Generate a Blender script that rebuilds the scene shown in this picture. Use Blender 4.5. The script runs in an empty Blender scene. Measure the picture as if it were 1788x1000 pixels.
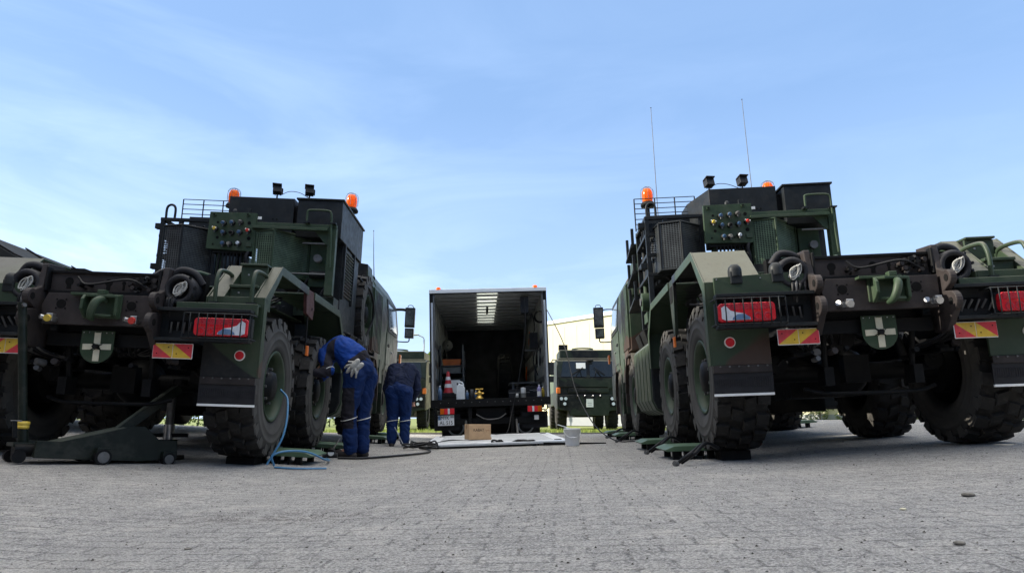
import bpy, math, random
from math import sin, cos, pi, radians, sqrt, atan2, tan
from mathutils import Vector, Matrix, noise as mnoise
random.seed(7)
S = bpy.context.scene
COL = S.collection

# ------------------------------------------------------------------ camera, sky, sun, exposure
SUN_EL, SUN_AZ = 28.0, 180.0      # azimuth measured from +X, counter-clockwise: 180 = from the left
cd = bpy.data.cameras.new('camera'); cam = bpy.data.objects.new('camera', cd); COL.objects.link(cam)
cd.sensor_width = 36; cd.lens = 1220/1788*36; cd.clip_start = .05; cd.clip_end = 3000
cam.location = (0, 0, .43); cam.rotation_euler = (radians(90+10.68), 0, 0)
S.camera = cam
S.view_settings.view_transform = 'Standard'; S.view_settings.look = 'None'
S.view_settings.exposure = 0.92; S.view_settings.gamma = 1; S.view_settings.use_curve_mapping = False
S.cycles.max_bounces = 8; S.cycles.transparent_max_bounces = 16

W = bpy.data.worlds.new('World'); S.world = W; W.use_nodes = True
nt = W.node_tree; nt.nodes.clear()
def wn(t, **k):
    n = nt.nodes.new(t)
    for a, b in k.items(): setattr(n, a, b)
    return n
out = wn('ShaderNodeOutputWorld'); bg = wn('ShaderNodeBackground')
sky = wn('ShaderNodeTexSky', sky_type='NISHITA'); sky.sun_disc = False
sky.sun_elevation = radians(SUN_EL); sky.sun_rotation = radians(-90)
sky.air_density = 1.0; sky.dust_density = .6; sky.ozone_density = 1.6
tc = wn('ShaderNodeTexCoord')
mp = wn('ShaderNodeMapping'); mp.inputs['Scale'].default_value = (1.2, 1.0, 5.0); mp.inputs['Rotation'].default_value = (.12, .22, .5)
n1 = wn('ShaderNodeTexNoise'); n1.inputs['Scale'].default_value = 1.7; n1.inputs['Detail'].default_value = 9; n1.inputs['Roughness'].default_value = .58; n1.inputs['Distortion'].default_value = .7
r1 = wn('ShaderNodeMapRange'); r1.inputs[1].default_value = .45; r1.inputs[2].default_value = .85
sep = wn('ShaderNodeSeparateXYZ')
hz = wn('ShaderNodeMapRange'); hz.inputs[1].default_value = .62; hz.inputs[2].default_value = .0   # thinner cloud high up
lf = wn('ShaderNodeMapRange'); lf.inputs[1].default_value = .4; lf.inputs[2].default_value = -.75; lf.inputs[3].default_value = .25; lf.inputs[4].default_value = 1.0
m1 = wn('ShaderNodeMath', operation='MULTIPLY'); m2 = wn('ShaderNodeMath', operation='MULTIPLY'); m2.use_clamp = True
m3 = wn('ShaderNodeMath', operation='MULTIPLY'); m3.inputs[1].default_value = 1.05; m3.use_clamp = True
veil = wn('ShaderNodeMath', operation='ADD'); veil.inputs[1].default_value = .06
hv = wn('ShaderNodeMapRange'); hv.inputs[1].default_value = .42; hv.inputs[2].default_value = .0; hv.inputs[4].default_value = .34
vz = wn('ShaderNodeMath', operation='ADD'); vz.use_clamp = True; veil.use_clamp = True
mx = wn('ShaderNodeMix', data_type='RGBA'); mx.inputs['B'].default_value = (5.6, 7.0, 9.2, 1)
L = nt.links.new
L(tc.outputs['Generated'], mp.inputs[0]); L(mp.outputs[0], n1.inputs['Vector']); L(n1.outputs[0], r1.inputs[0])
L(tc.outputs['Generated'], sep.inputs[0]); L(sep.outputs[2], hz.inputs[0]); L(sep.outputs[0], lf.inputs[0])
L(r1.outputs[0], m1.inputs[0]); L(hz.outputs[0], m1.inputs[1]); L(m1.outputs[0], m2.inputs[0]); L(lf.outputs[0], m2.inputs[1])
wz = wn('ShaderNodeMapRange'); wz.inputs[1].default_value = .30; wz.inputs[2].default_value = .05; wx = wn('ShaderNodeMapRange'); wx.inputs[1].default_value = -.22; wx.inputs[2].default_value = -.55
wm = wn('ShaderNodeMath', operation='MULTIPLY'); L(sep.outputs[2], wz.inputs[0]); L(sep.outputs[0], wx.inputs[0]); L(wz.outputs[0], wm.inputs[0]); L(wx.outputs[0], wm.inputs[1])
wk = wn('ShaderNodeMath', operation='MULTIPLY_ADD'); wk.inputs[1].default_value = .45; L(wm.outputs[0], wk.inputs[0]); wa = wn('ShaderNodeMath', operation='MULTIPLY'); L(wm.outputs[0], wa.inputs[0]); L(r1.outputs[0], wa.inputs[1])
ws = wn('ShaderNodeMath', operation='ADD'); L(wa.outputs[0], ws.inputs[0]); L(m2.outputs[0], ws.inputs[1]); L(ws.outputs[0], wk.inputs[2])
L(wk.outputs[0], m3.inputs[0]); L(m3.outputs[0], veil.inputs[0])
lift = wn('ShaderNodeMix', data_type='RGBA'); lift.inputs['Factor'].default_value = .62; lift.inputs['B'].default_value = (1.72, 3.1, 5.7, 1)   # even, slightly hazy blue
L(sky.outputs[0], lift.inputs['A']); L(veil.outputs[0], mx.inputs['Factor']); L(lift.outputs['Result'], mx.inputs['A']); L(sep.outputs[2], hv.inputs[0]); L(veil.outputs[0], vz.inputs[0]); L(hv.outputs[0], vz.inputs[1]); L(vz.outputs[0], mx.inputs['Factor'])
zen = wn('ShaderNodeMapRange'); zen.interpolation_type = 'SMOOTHSTEP'; zen.inputs[1].default_value = .58; zen.inputs[2].default_value = .92; zen.inputs[4].default_value = .85
mz = wn('ShaderNodeMix', data_type='RGBA'); mz.inputs['B'].default_value = (18.5, 17.6, 16.2, 1)   # bright overhead patch added out of view to light the ground
L(sep.outputs[2], zen.inputs[0]); L(zen.outputs[0], mz.inputs['Factor']); L(mx.outputs['Result'], mz.inputs['A']); L(mz.outputs['Result'], bg.inputs[0]); bg.inputs[1].default_value = .10; L(bg.outputs[0], out.inputs[0])

sd = bpy.data.lights.new('sun', 'SUN'); sd.energy = 4.6; sd.angle = radians(.5); sd.color = (1, .93, .80)
so = bpy.data.objects.new('sun', sd); COL.objects.link(so); so.location = (-30, 0, 30)
sv = Vector((cos(radians(SUN_AZ))*cos(radians(SUN_EL)), sin(radians(SUN_AZ))*cos(radians(SUN_EL)), sin(radians(SUN_EL))))
so.rotation_euler = sv.to_track_quat('Z', 'Y').to_euler()

# ------------------------------------------------------------------ materials
MATS = {}
class N:
    """small node-material helper"""
    def __init__(s, name, rough=.6, metal=0., color=(.5, .5, .5)):
        s.m = bpy.data.materials.new(name); s.m.use_nodes = True; MATS[name] = s.m
        s.t = s.m.node_tree; s.b = s.t.nodes['Principled BSDF']; s.o = s.t.nodes['Material Output']
        s.b.inputs['Roughness'].default_value = rough; s.b.inputs['Metallic'].default_value = metal
        s.b.inputs['Base Color'].default_value = (*color, 1)
    def n(s, t, **k):
        x = s.t.nodes.new(t)
        for a, b in k.items(): setattr(x, a, b)
        return x
    def l(s, a, b): s.t.links.new(a, b)
    def noise(s, vec, scale, detail=4, rough=.55, dist=0.):
        x = s.n('ShaderNodeTexNoise'); x.inputs['Scale'].default_value = scale; x.inputs['Detail'].default_value = detail
        x.inputs['Roughness'].default_value = rough; x.inputs['Distortion'].default_value = dist
        if vec is not None: s.l(vec, x.inputs['Vector'])
        return x.outputs[0]
    def ramp(s, f, a, b, lo=0., hi=1.):
        x = s.n('ShaderNodeMapRange'); x.inputs[1].default_value = a; x.inputs[2].default_value = b
        x.inputs[3].default_value = lo; x.inputs[4].default_value = hi; s.l(f, x.inputs[0]); return x.outputs[0]
    def mix(s, f, a, b, mode='MIX'):
        x = s.n('ShaderNodeMix', data_type='RGBA', blend_type=mode)
        for sock, v in ((x.inputs['Factor'], f), (x.inputs['A'], a), (x.inputs['B'], b)):
            if isinstance(v, (int, float)): sock.default_value = v
            elif isinstance(v, tuple): sock.default_value = (*v, 1) if len(v) == 3 else v
            else: s.l(v, sock)
        return x.outputs['Result']
    def mul(s, a, b):
        x = s.n('ShaderNodeMath', operation='MULTIPLY')
        for i, v in enumerate((a, b)):
            if isinstance(v, (int, float)): x.inputs[i].default_value = v
            else: s.l(v, x.inputs[i])
        return x.outputs[0]
    def obj(s): return s.n('ShaderNodeTexCoord').outputs['Object']
    def bump(s, h, strength=.3, dist=.01):
        x = s.n('ShaderNodeBump'); x.inputs['Strength'].default_value = strength; x.inputs['Distance'].default_value = dist
        s.l(h, x.inputs['Height']); s.l(x.outputs[0], s.b.inputs['Normal'])
    def col(s, c): s.l(c, s.b.inputs['Base Color'])
    def rough(s, r): s.l(r, s.b.inputs['Roughness'])

def plain(name, color, rough=.55, metal=0., var=.25, scale=9., bump=.0, dirt=None):
    k = N(name, rough, metal, color); v = k.obj()
    f = k.noise(v, scale, 5, .6)
    c = k.mix(k.ramp(f, .3, .7), tuple(x*(1-var) for x in color), tuple(min(1, x*(1+var)) for x in color))
    if dirt:
        c = k.mix(k.mul(k.ramp(k.noise(v, scale*.45, 7, .7), .5, .72), dirt[1]), c, dirt[0])
    if (max(color) < .1 and rough > .4) or name.startswith('work_'): k.b.inputs['Specular IOR Level'].default_value = .22
    k.col(c); k.rough(k.ramp(k.noise(v, scale*1.7, 4), .2, .8, max(0, rough-.12), min(1, rough+.12)))
    if bump: k.bump(k.noise(v, scale*6, 5, .65), bump, .004)
    return k.m

def camo(name, dark=1.0):
    k = N(name, .5); tcx = k.obj(); oi = k.n('ShaderNodeObjectInfo')
    sc = k.n('ShaderNodeVectorMath', operation='SCALE'); sc.inputs['Scale'].default_value = .41; k.l(oi.outputs['Location'], sc.inputs[0])
    ad = k.n('ShaderNodeVectorMath', operation='ADD'); k.l(tcx, ad.inputs[0]); k.l(sc.outputs[0], ad.inputs[1]); v = ad.outputs[0]
    a = k.noise(v, .62, 2, .5, .5)
    ad2 = k.n('ShaderNodeVectorMath', operation='ADD'); k.l(v, ad2.inputs[0]); ad2.inputs[1].default_value = (17.3, 4.1, 9.7)
    b = k.noise(ad2.outputs[0], .55, 2, .5, .6)
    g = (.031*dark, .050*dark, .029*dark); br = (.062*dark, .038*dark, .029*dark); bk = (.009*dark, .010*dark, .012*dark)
    sy = k.n('ShaderNodeSeparateXYZ'); k.l(tcx, sy.inputs[0])
    af = k.n('ShaderNodeMath', operation='ADD'); k.l(a, af.inputs[0]); k.l(k.ramp(sy.outputs[1], 2.5, 6.0, -.10, .07), af.inputs[1])
    c = k.mix(k.ramp(af.outputs[0], .60, .608), g, br); c = k.mix(k.ramp(b, .60, .61), c, bk)
    d = k.noise(v, 5.5, 8, .68); c = k.mix(k.mul(k.ramp(d, .48, .78), .28), c, (.11, .105, .085))
    ge = k.n('ShaderNodeNewGeometry'); sz = k.n('ShaderNodeSeparateXYZ'); k.l(ge.outputs['Normal'], sz.inputs[0])
    c = k.mix(k.mul(k.ramp(sz.outputs[2], .35, .75), k.ramp(d, .2, .6, .55, .8)), c, (.105, .102, .078))
    c = k.mix(k.mul(k.ramp(k.noise(v, 28, 4, .7), .56, .7), .5), c, (.03, .028, .025))
    k.b.inputs['Specular IOR Level'].default_value = .3
    k.col(c); k.rough(k.ramp(d, .3, .7, .36, .62)); k.bump(k.noise(v, 55, 3), .05, .003); return k.m

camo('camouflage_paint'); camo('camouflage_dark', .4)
plain('dark_paint', (.011, .0135, .0155), .5, 0, .3, 7, 0, ((.05, .048, .043), .4))
plain('green_paint', (.033, .055, .031), .5, 0, .2, 6, 0, ((.10, .095, .075), .4))
plain('brown_paint', (.034, .028, .027), .55, 0, .3, 8, 0, ((.02, .02, .02), .6))
plain('black_metal', (.0022, .0024, .0030), .6, .0, .4, 11, 0, ((.016, .0145, .0135), .35))
plain('hole_shade', (.003, .003, .003), .9, 0, .1)  # shade of holes and recesses put into flat black discs and patches
plain('steel', (.42, .42, .42), .32, .9, .2, 12)
plain('dull_steel', (.13, .13, .13), .5, .5, .3, 12, 0, ((.07, .05, .035), .5))
plain('aluminium', (.72, .74, .76), .42, .1, .15, 8, 0, ((.25, .25, .25), .5))
plain('silver_post', (.50, .53, .56), .38, .4, .12)
plain('mesh_floor', (.46, .48, .50), .6, .3, .3, 60)
plain('white_plastic', (.80, .82, .84), .38, 0, .06)
plain('milky_plastic', (.70, .74, .76), .35, 0, .1)
plain('white_paint', (.80, .80, .78), .5, 0, .06)
plain('cream_paint', (.58, .54, .40), .6, 0, .1, 20)
plain('red_lens', (.62, .018, .03), .18, 0, .18, 30)
plain('clear_lens', (.62, .66, .72), .15, 0, .12, 40)
plain('red_dark', (.40, .02, .035), .3, 0, .3, 40)
plain('red_sheeting', (.55, .032, .045), .4, 0, .2, 20, 0, ((.25,.1,.09), .5))
plain('yellow_sheeting', (.60, .38, .03), .4, 0, .15, 20, 0, ((.3,.22,.1), .5))
plain('yellow_paint', (.62, .44, .06), .45, 0, .15)
plain('red_paint', (.52, .03, .02), .45, 0, .15)
plain('blue_cap', (.035, .085, .17), .4, 0, .3, 25)
plain('blue_hose', (.06, .20, .37), .4, 0, .1)
plain('webbing', (.38, .375, .35), .8, 0, .25, 40)
plain('cardboard', (.50, .33, .19), .8, 0, .1, 14, .1)
plain('print_black', (.03, .025, .02), .8, 0, .2)
plain('brass', (.75, .47, .10), .35, .6, .2)
plain('orange_plastic', (.70, .16, .02), .4, 0, .15)
plain('grey_case', (.22, .22, .20), .5, 0, .2)
plain('dark_plastic', (.02, .02, .022), .45, 0, .3)
plain('blue_bottle', (.12, .20, .34), .25, 0, .3)
plain('purple_bottle', (.33, .30, .55), .3, 0, .2)
plain('interior_wall', (.34, .34, .32), .6, 0, .25, 5)
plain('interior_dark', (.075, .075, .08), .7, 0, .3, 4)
plain('box_white', (.74, .75, .75), .4, 0, .06, 3)
plain('cable_black', (.012, .012, .013), .45, 0, .3)
plain('work_blue', (.004, .038, .21), .8, 0, .22, 14, .35)
plain('work_blue_dim', (.004, .020, .088), .8, 0, .25, 14, .35)
plain('work_black', (.017, .016, .022), .85, 0, .3, 16, .3)
plain('navy_knit', (.012, .018, .045), .9, 0, .3, 30, .3)
plain('reflective_grey', (.62, .62, .60), .5, 0, .1)
plain('skin', (.42, .21, .15), .55, 0, .12, 20)
plain('hair', (.02, .015, .012), .7, 0, .3, 40)
plain('boot', (.035, .03, .03), .6, 0, .3, 20)
plain('glove_cloth', (.40, .39, .36), .85, 0, .2, 30, .3)
plain('building_cream', (.58, .53, .37), .7, 0, .05, .6)
plain('hall_brick', (.30, .17, .11), .8, 0, .2, 4)
plain('hall_grey', (.30, .31, .32), .6, 0, .1, 2)
plain('galvanised', (.42, .44, .45), .45, .6, .15)
plain('bark', (.09, .07, .05), .9, 0, .4, 10, .4)
plain('stone', (.16, .15, .13), .9, 0, .4, 40, .4)
plain('loose_grit', (.05, .045, .04), .9, 0, .3, 30)
plain('oxide_brown', (.075, .030, .028), .6, 0, .25)
plain('rubber_flap', (.018, .018, .021), .6, 0, .25, 14)
plain('fabric_rust', (.28, .13, .05), .7, 0, .2)
plain('label_white', (.75, .75, .73), .6, 0, .05)
plain('windscreen', (.012, .014, .015), .12, 0, .3, 2)
plain('window_glass', (.16, .20, .23), .05, 0, .15, 2)
plain('mirror_glass', (.42, .45, .48), .06, .9, .1)
plain('tarp', (.10, .13, .09), .8, 0, .2)

k = N('tyre_rubber', .75); v = k.obj()
d = k.noise(v, 3.5, 8, .7)
c = k.mix(k.ramp(d, .36, .66), (.0105, .0103, .0105), (.026, .0245, .023)); c = k.mix(k.mul(k.ramp(k.noise(v, 26, 5, .7), .52, .72), .55), c, (.055, .051, .046)); k.b.inputs['Specular IOR Level'].default_value = .25
tn = k.n('ShaderNodeTexCoord'); sx = k.n('ShaderNodeSeparateXYZ'); k.l(tn.outputs['Normal'], sx.inputs[0]); ab = k.n('ShaderNodeMath', operation='ABSOLUTE'); k.l(sx.outputs[0], ab.inputs[0])
c = k.mix(k.mul(k.ramp(ab.outputs[0], .75, .97), k.ramp(d, .25, .6, .45, .85)), c, (.085, .08, .072))
k.col(c); k.bump(k.noise(v, 60, 4), .25, .004)
k = N('orange_lens', .2, 0, (1.0, .25, .015)); tr = k.n('ShaderNodeBsdfTranslucent'); tr.inputs[0].default_value = (1, .30, .02, 1)
ms = k.n('ShaderNodeMixShader'); ms.inputs[0].default_value = .6; k.l(k.b.outputs[0], ms.inputs[1]); k.l(tr.outputs[0], ms.inputs[2]); k.l(ms.outputs[0], k.o.inputs[0])
k = N('skylight_panel', .4, 0, (.85, .86, .82)); tr = k.n('ShaderNodeBsdfTranslucent'); tr.inputs[0].default_value = (.9, .92, .86, 1)
ms = k.n('ShaderNodeMixShader'); ms.inputs[0].default_value = .75; k.l(k.b.outputs[0], ms.inputs[1]); k.l(tr.outputs[0], ms.inputs[2]); k.l(ms.outputs[0], k.o.inputs[0])

def perforated(name, base, vert=True):
    k = N(name, .5, 0, base); v = k.obj()
    br = k.n('ShaderNodeTexVoronoi', feature='F1', distance='CHEBYCHEV'); br.inputs['Scale'].default_value = 44; br.inputs['Randomness'].default_value = 0; sx = k.n('ShaderNodeSeparateXYZ'); k.l(v, sx.inputs[0]); su = k.n('ShaderNodeMath', operation='MULTIPLY_ADD'); su.inputs[1].default_value = .83; k.l(sx.outputs[1], su.inputs[0]); k.l(sx.outputs[0], su.inputs[2])
    cb = k.n('ShaderNodeCombineXYZ'); k.l(su.outputs[0], cb.inputs[0]); k.l(sx.outputs[2], cb.inputs[1]); br.voronoi_dimensions = '2D'; k.l(cb.outputs[0], br.inputs['Vector'])
    hole = k.ramp(br.outputs[0], .30, .33, 1, 0)
    tp = k.n('ShaderNodeBsdfTransparent'); ms = k.n('ShaderNodeMixShader')
    k.l(hole, ms.inputs[0]); k.l(k.b.outputs[0], ms.inputs[1]); k.l(tp.outputs[0], ms.inputs[2]); k.l(ms.outputs[0], k.o.inputs[0])
    f = k.noise(v, 5, 6, .65); k.col(k.mix(k.ramp(f, .4, .7), base, tuple(min(1, x*1.9+.02) for x in base)))
perforated('perforated_green', (.045, .075, .042)); perforated('perforated_dark', (.022, .026, .028))

# block paving
k = N('paving', .9); v = k.obj()
mpn = k.n('ShaderNodeMapping'); mpn.inputs['Rotation'].default_value = (0, 0, radians(4)); k.l(v, mpn.inputs[0])
def wobble(src, scale, amt):
    w_ = k.n('ShaderNodeTexNoise'); w_.inputs['Scale'].default_value = scale; w_.inputs['Detail'].default_value = 4; k.l(v, w_.inputs['Vector'])
    q = k.n('ShaderNodeVectorMath', operation='MULTIPLY_ADD'); q.inputs[1].default_value = (amt, amt, 0); k.l(w_.outputs[1], q.inputs[0]); k.l(src, q.inputs[2]); return q.outputs[0]
pv = wobble(wobble(mpn.outputs[0], 2.5, .05), 24, .014)
br = k.n('ShaderNodeTexBrick'); br.inputs['Scale'].default_value = 1; br.inputs['Brick Width'].default_value = .22; br.inputs['Row Height'].default_value = .11
br.inputs['Mortar Size'].default_value = .010; br.inputs['Mortar Smooth'].default_value = .9; br.inputs['Bias'].default_value = 0
br.inputs['Color1'].default_value = (0, 0, 0, 1); br.inputs['Color2'].default_value = (1, 1, 1, 1); br.inputs['Mortar'].default_value = (.5, .5, .5, 1)
k.l(pv, br.inputs['Vector'])
big = k.noise(v, .42, 6, .62); mid = k.noise(v, 2.6, 7, .68); pat = k.noise(v, 11, 6, .72); grit = k.noise(v, 120, 3, .8); sp = k.noise(v, 52, 5, .85)
gap = k.mul(br.outputs['Fac'], k.ramp(pat, .36, .52))          # joints filled unevenly with sand
c = k.mix(br.outputs[0], (.33, .316, .293), (.405, .39, .364))
c = k.mix(k.ramp(big, .36, .66), c, (.355, .342, .325))
c = k.mix(k.mul(k.ramp(mid, .48, .36), .8), c, (.55, .52, .47))
c = k.mix(k.mul(k.ramp(mid, .52, .64), .7), c, (.23, .222, .212))
c = k.mix(k.mul(k.ramp(pat, .52, .62), .5), c, (.235, .23, .225))
c = k.mix(k.mul(k.ramp(pat, .47, .38), .6), c, (.47, .45, .42))
c = k.mix(k.mul(gap, .80), c, (.10, .095, .085))
dm = k.n('ShaderNodeVectorMath', operation='MULTIPLY_ADD'); dm.inputs[1].default_value = (1.6, 3.4, 0); dm.inputs[2].default_value = (1.05*1.6, -3.2*3.4, 0); k.l(v, dm.inputs[0])
dl = k.n('ShaderNodeVectorMath', operation='LENGTH'); k.l(dm.outputs[0], dl.inputs[0])
c = k.mix(k.mul(k.mul(k.ramp(dl.outputs['Value'], 1.0, .2), k.ramp(pat, .44, .56)), .85), c, (.085, .072, .06))      # spilt soil
c = k.mix(k.mul(k.ramp(sp, .53, .62), .8), c, (.12, .117, .115))
c = k.mix(k.mul(k.ramp(sp, .47, .38), .75), c, (.62, .60, .565))
c = k.mix(k.mul(k.ramp(grit, .52, .60), .7), c, (.68, .665, .64)); c = k.mix(k.mul(k.ramp(grit, .48, .40), .65), c, (.13, .13, .13))
k.col(c)
hh = None
for src, amt in ((gap, -1.3), (sp, 1.2), (grit, .8), (pat, 1.3), (br.outputs[0], .25)):
    q = k.n('ShaderNodeMath', operation='MULTIPLY_ADD'); q.inputs[1].default_value = amt; k.l(src, q.inputs[0])
    if hh is None: q.inputs[2].default_value = 0
    else: k.l(hh, q.inputs[2])
    hh = q.outputs[0]
k.bump(hh, .85, .02)

k = N('grass_soil', .9); v = k.obj(); f = k.noise(v, 3, 6, .65)
k.col(k.mix(k.ramp(f, .3, .7), (.10, .14, .03), (.20, .22, .05)))
k = N('grass_blade', .6, 0, (.16, .24, .035)); v = k.obj(); k.col(k.mix(k.ramp(k.noise(v, 2.5, 4), .35, .65), (.13, .21, .03), (.34, .38, .06)))
def leafmat(nm, a, b):
    k = N(nm, .5); f = k.noise(k.obj(), 1.6, 3); k.col(k.mix(k.ramp(f, .35, .65), a, b))
    tr = k.n('ShaderNodeBsdfTranslucent'); tr.inputs[0].default_value = (.2, .3, .03, 1); ms = k.n('ShaderNodeMixShader'); ms.inputs[0].default_value = .3
    k.l(k.b.outputs[0], ms.inputs[1]); k.l(tr.outputs[0], ms.inputs[2]); k.l(ms.outputs[0], k.o.inputs[0])
leafmat('leaf', (.08, .13, .025), (.17, .23, .04))

# ------------------------------------------------------------------ mesh helpers
class MB:
    def __init__(s): s.v = []; s.f = []; s.mi = []; s.sm = []; s.names = []
    def m(s, name):
        if name not in s.names: s.names.append(name)
        return s.names.index(name)
    def add(s, vs, fs, mat, smooth=False):
        o = len(s.v); s.v += [tuple(x) for x in vs]; mi = s.m(mat)
        for f in fs: s.f.append([o+i for i in f]); s.mi.append(mi); s.sm.append(smooth)
        return s
    def box(s, a, b, mat, rot=None):
        x0, y0, z0 = a; x1, y1, z1 = b
        vs = [Vector(p) for p in ((x0,y0,z0),(x1,y0,z0),(x1,y1,z0),(x0,y1,z0),(x0,y0,z1),(x1,y0,z1),(x1,y1,z1),(x0,y1,z1))]
        if rot is not None:
            c = (Vector(a)+Vector(b))/2; vs = [rot @ (p-c)+c for p in vs]
        return s.add(vs, [(0,3,2,1),(4,5,6,7),(0,1,5,4),(1,2,6,5),(2,3,7,6),(3,0,4,7)], mat)
    def prism(s, poly, axis, a, b, mat):
        """poly: 2D points in the plane of the two other axes, in x<y<z order"""
        n = len(poly)
        def P(p, t): return (t, p[0], p[1]) if axis == 0 else ((p[0], t, p[1]) if axis == 1 else (p[0], p[1], t))
        ar = sum(poly[i][0]*poly[(i+1) % n][1]-poly[(i+1) % n][0]*poly[i][1] for i in range(n))
        if (ar < 0) != (axis == 1): poly = poly[::-1]
        if a > b: a, b = b, a
        vs = [P(p, a) for p in poly]+[P(p, b) for p in poly]
        fs = [tuple(range(n))[::-1], tuple(range(n, 2*n))]+[(i, (i+1) % n, n+(i+1) % n, n+i) for i in range(n)]
        return s.add(vs, fs, mat)
    def cyl(s, p0, p1, r, mat, r2=None, n=16, caps=True, smooth=True):
        p0, p1 = Vector(p0), Vector(p1); r2 = r if r2 is None else r2
        q = (p1-p0).to_track_quat('Z', 'Y'); u, w = q @ Vector((1,0,0)), q @ Vector((0,1,0))
        vs = [p0+(u*cos(2*pi*i/n)+w*sin(2*pi*i/n))*r for i in range(n)]+[p1+(u*cos(2*pi*i/n)+w*sin(2*pi*i/n))*r2 for i in range(n)]
        s.add(vs, [(i, (i+1) % n, n+(i+1) % n, n+i) for i in range(n)], mat, smooth)
        if caps: s.add(vs, [tuple(range(n))[::-1], tuple(range(n, 2*n))], mat)
        return s
    def tube(s, pts, r, mat, n=8, closed=False, rr=None):
        pts = [Vector(p) for p in pts]; N_ = len(pts); vs = []; ref = None
        for i, p in enumerate(pts):
            t = ((pts[(i+1) % N_] if (closed or i < N_-1) else p)-(pts[i-1] if (closed or i > 0) else p))
            t = t.normalized() if t.length > 1e-9 else Vector((0,0,1))
            if ref is None: ref = Vector((0,0,1)) if abs(t.z) < .9 else Vector((1,0,0))
            u = (ref-t*ref.dot(t)); u = u.normalized() if u.length > 1e-6 else t.orthogonal().normalized(); w = t.cross(u); ref = u
            R = rr[i] if rr else r
            vs += [p+(u*cos(2*pi*j/n)+w*sin(2*pi*j/n))*R for j in range(n)]
        M = N_ if closed else N_-1
        fs = [(i*n+j, i*n+(j+1) % n, ((i+1) % N_)*n+(j+1) % n, ((i+1) % N_)*n+j) for i in range(M) for j in range(n)]
        s.add(vs, fs, mat, True)
        if not closed: s.add(vs, [tuple(range(n))[::-1], tuple(range((N_-1)*n, N_*n))], mat)
        return s
    def lathe(s, prof, mat, base=(0,0,0), axis='z', n=24, smooth=True, sq=1.0):
        vs = []; b = Vector(base)
        for r, h in prof:
            for j in range(n):
                a = 2*pi*j/n; x, y = r*cos(a), r*sin(a)*sq
                vs.append(b+Vector((x, y, h) if axis == 'z' else ((h, x, y) if axis == 'x' else (y, h, x))))
        fs = [(i*n+j, i*n+(j+1) % n, (i+1)*n+(j+1) % n, (i+1)*n+j) for i in range(len(prof)-1) for j in range(n)]
        return s.add(vs, fs, mat, smooth)
    def build(s, name, parent=None, bevel=0., seg=2, loc=None):
        me = bpy.data.meshes.new(name); me.from_pydata(s.v, [], s.f)
        for nm in s.names: me.materials.append(MATS[nm])
        me.polygons.foreach_set('material_index', s.mi); me.polygons.foreach_set('use_smooth', s.sm); me.update()
        o = bpy.data.objects.new(name, me); COL.objects.link(o)
        if parent: o.parent = parent
        if loc: o.location = loc
        if bevel:
            b = o.modifiers.new('bevel', 'BEVEL'); b.width = bevel; b.segments = seg; b.limit_method = 'ANGLE'; b.angle_limit = radians(40)
        return o

def bez(p, n=16):
    """Catmull-Rom through the points"""
    p = [Vector(q) for q in p]; P = [p[0]*2-p[1]]+p+[p[-1]*2-p[-2]]; o = []
    for i in range(1, len(P)-2):
        a, b, c, d = P[i-1:i+3]
        for j in range(n):
            t = j/n; o.append(.5*((2*b)+(c-a)*t+(2*a-5*b+4*c-d)*t*t+(3*b-a-3*c+d)*t**3))
    return o+[p[-1]]
def tag(o, label=None, cat=None, group=None, kind=None):
    if label: o['label'] = label
    if cat: o['category'] = cat
    if group: o['group'] = group
    if kind: o['kind'] = kind
    return o
def empty(name, label, cat, loc=(0,0,0), rz=0, group=None):
    o = bpy.data.objects.new(name, None); COL.objects.link(o); o.location = loc; o.rotation_euler = (0,0,rz); o.empty_display_size = .2
    return tag(o, label, cat, group)
def copy_tree(o, parent=None):
    c = o.copy(); COL.objects.link(c)
    if parent: c.parent = parent
    for ch in list(o.children): copy_tree(ch, c)
    return c
def text(s, size, mat, parent, loc, rot=(pi/2, 0, 0), name='lettering', sx=1.):
    cu = bpy.data.curves.new(name, 'FONT'); cu.body = s; cu.size = size; cu.extrude = .0008; cu.align_x = 'CENTER'; cu.align_y = 'CENTER'
    t = bpy.data.objects.new(name, cu); COL.objects.link(t)
    me = bpy.data.meshes.new_from_object(t.evaluated_get(bpy.context.evaluated_depsgraph_get())); me.name = name
    bpy.data.objects.remove(t); me.materials.clear(); me.materials.append(MATS[mat])
    o = bpy.data.objects.new(name, me); COL.objects.link(o); o.location = loc; o.rotation_euler = rot; o.scale = (sx, 1, 1)
    if parent: o.parent = parent
    return o

def g(x, y=8.):
    """height of the yard: a shallow drainage valley between the two rows"""
    a = max(0, x+1.0)*.033; b = max(0, -x-1.6)*.055+max(0, x-2.0)*.040
    z = min(a+b, .40)
    return z*max(0., min(1., (20.-y)/5.))

# ------------------------------------------------------------------ setting: yard, grass, hill line
def sheet(name, x0, x1, y0, y1, nx, ny, mat, zf):
    m = MB(); vs = []
    for j in range(ny+1):
        for i in range(nx+1):
            x = x0+(x1-x0)*i/nx; y = y0+(y1-y0)*j/ny; vs.append((x, y, zf(x, y)))
    m.add(vs, [(j*(nx+1)+i, j*(nx+1)+i+1, (j+1)*(nx+1)+i+1, (j+1)*(nx+1)+i) for j in range(ny) for i in range(nx)], mat, True)
    o = m.build(name); o['kind'] = 'structure'; return o
sheet('paved_yard', -30, 30, -30, 19.5, 200, 90, 'paving', lambda x, y: g(x, y))
sheet('ground', -900, 900, -600, 1500, 40, 40, 'grass_soil', lambda x, y: -.03 if y > -100 else -.05)
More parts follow.
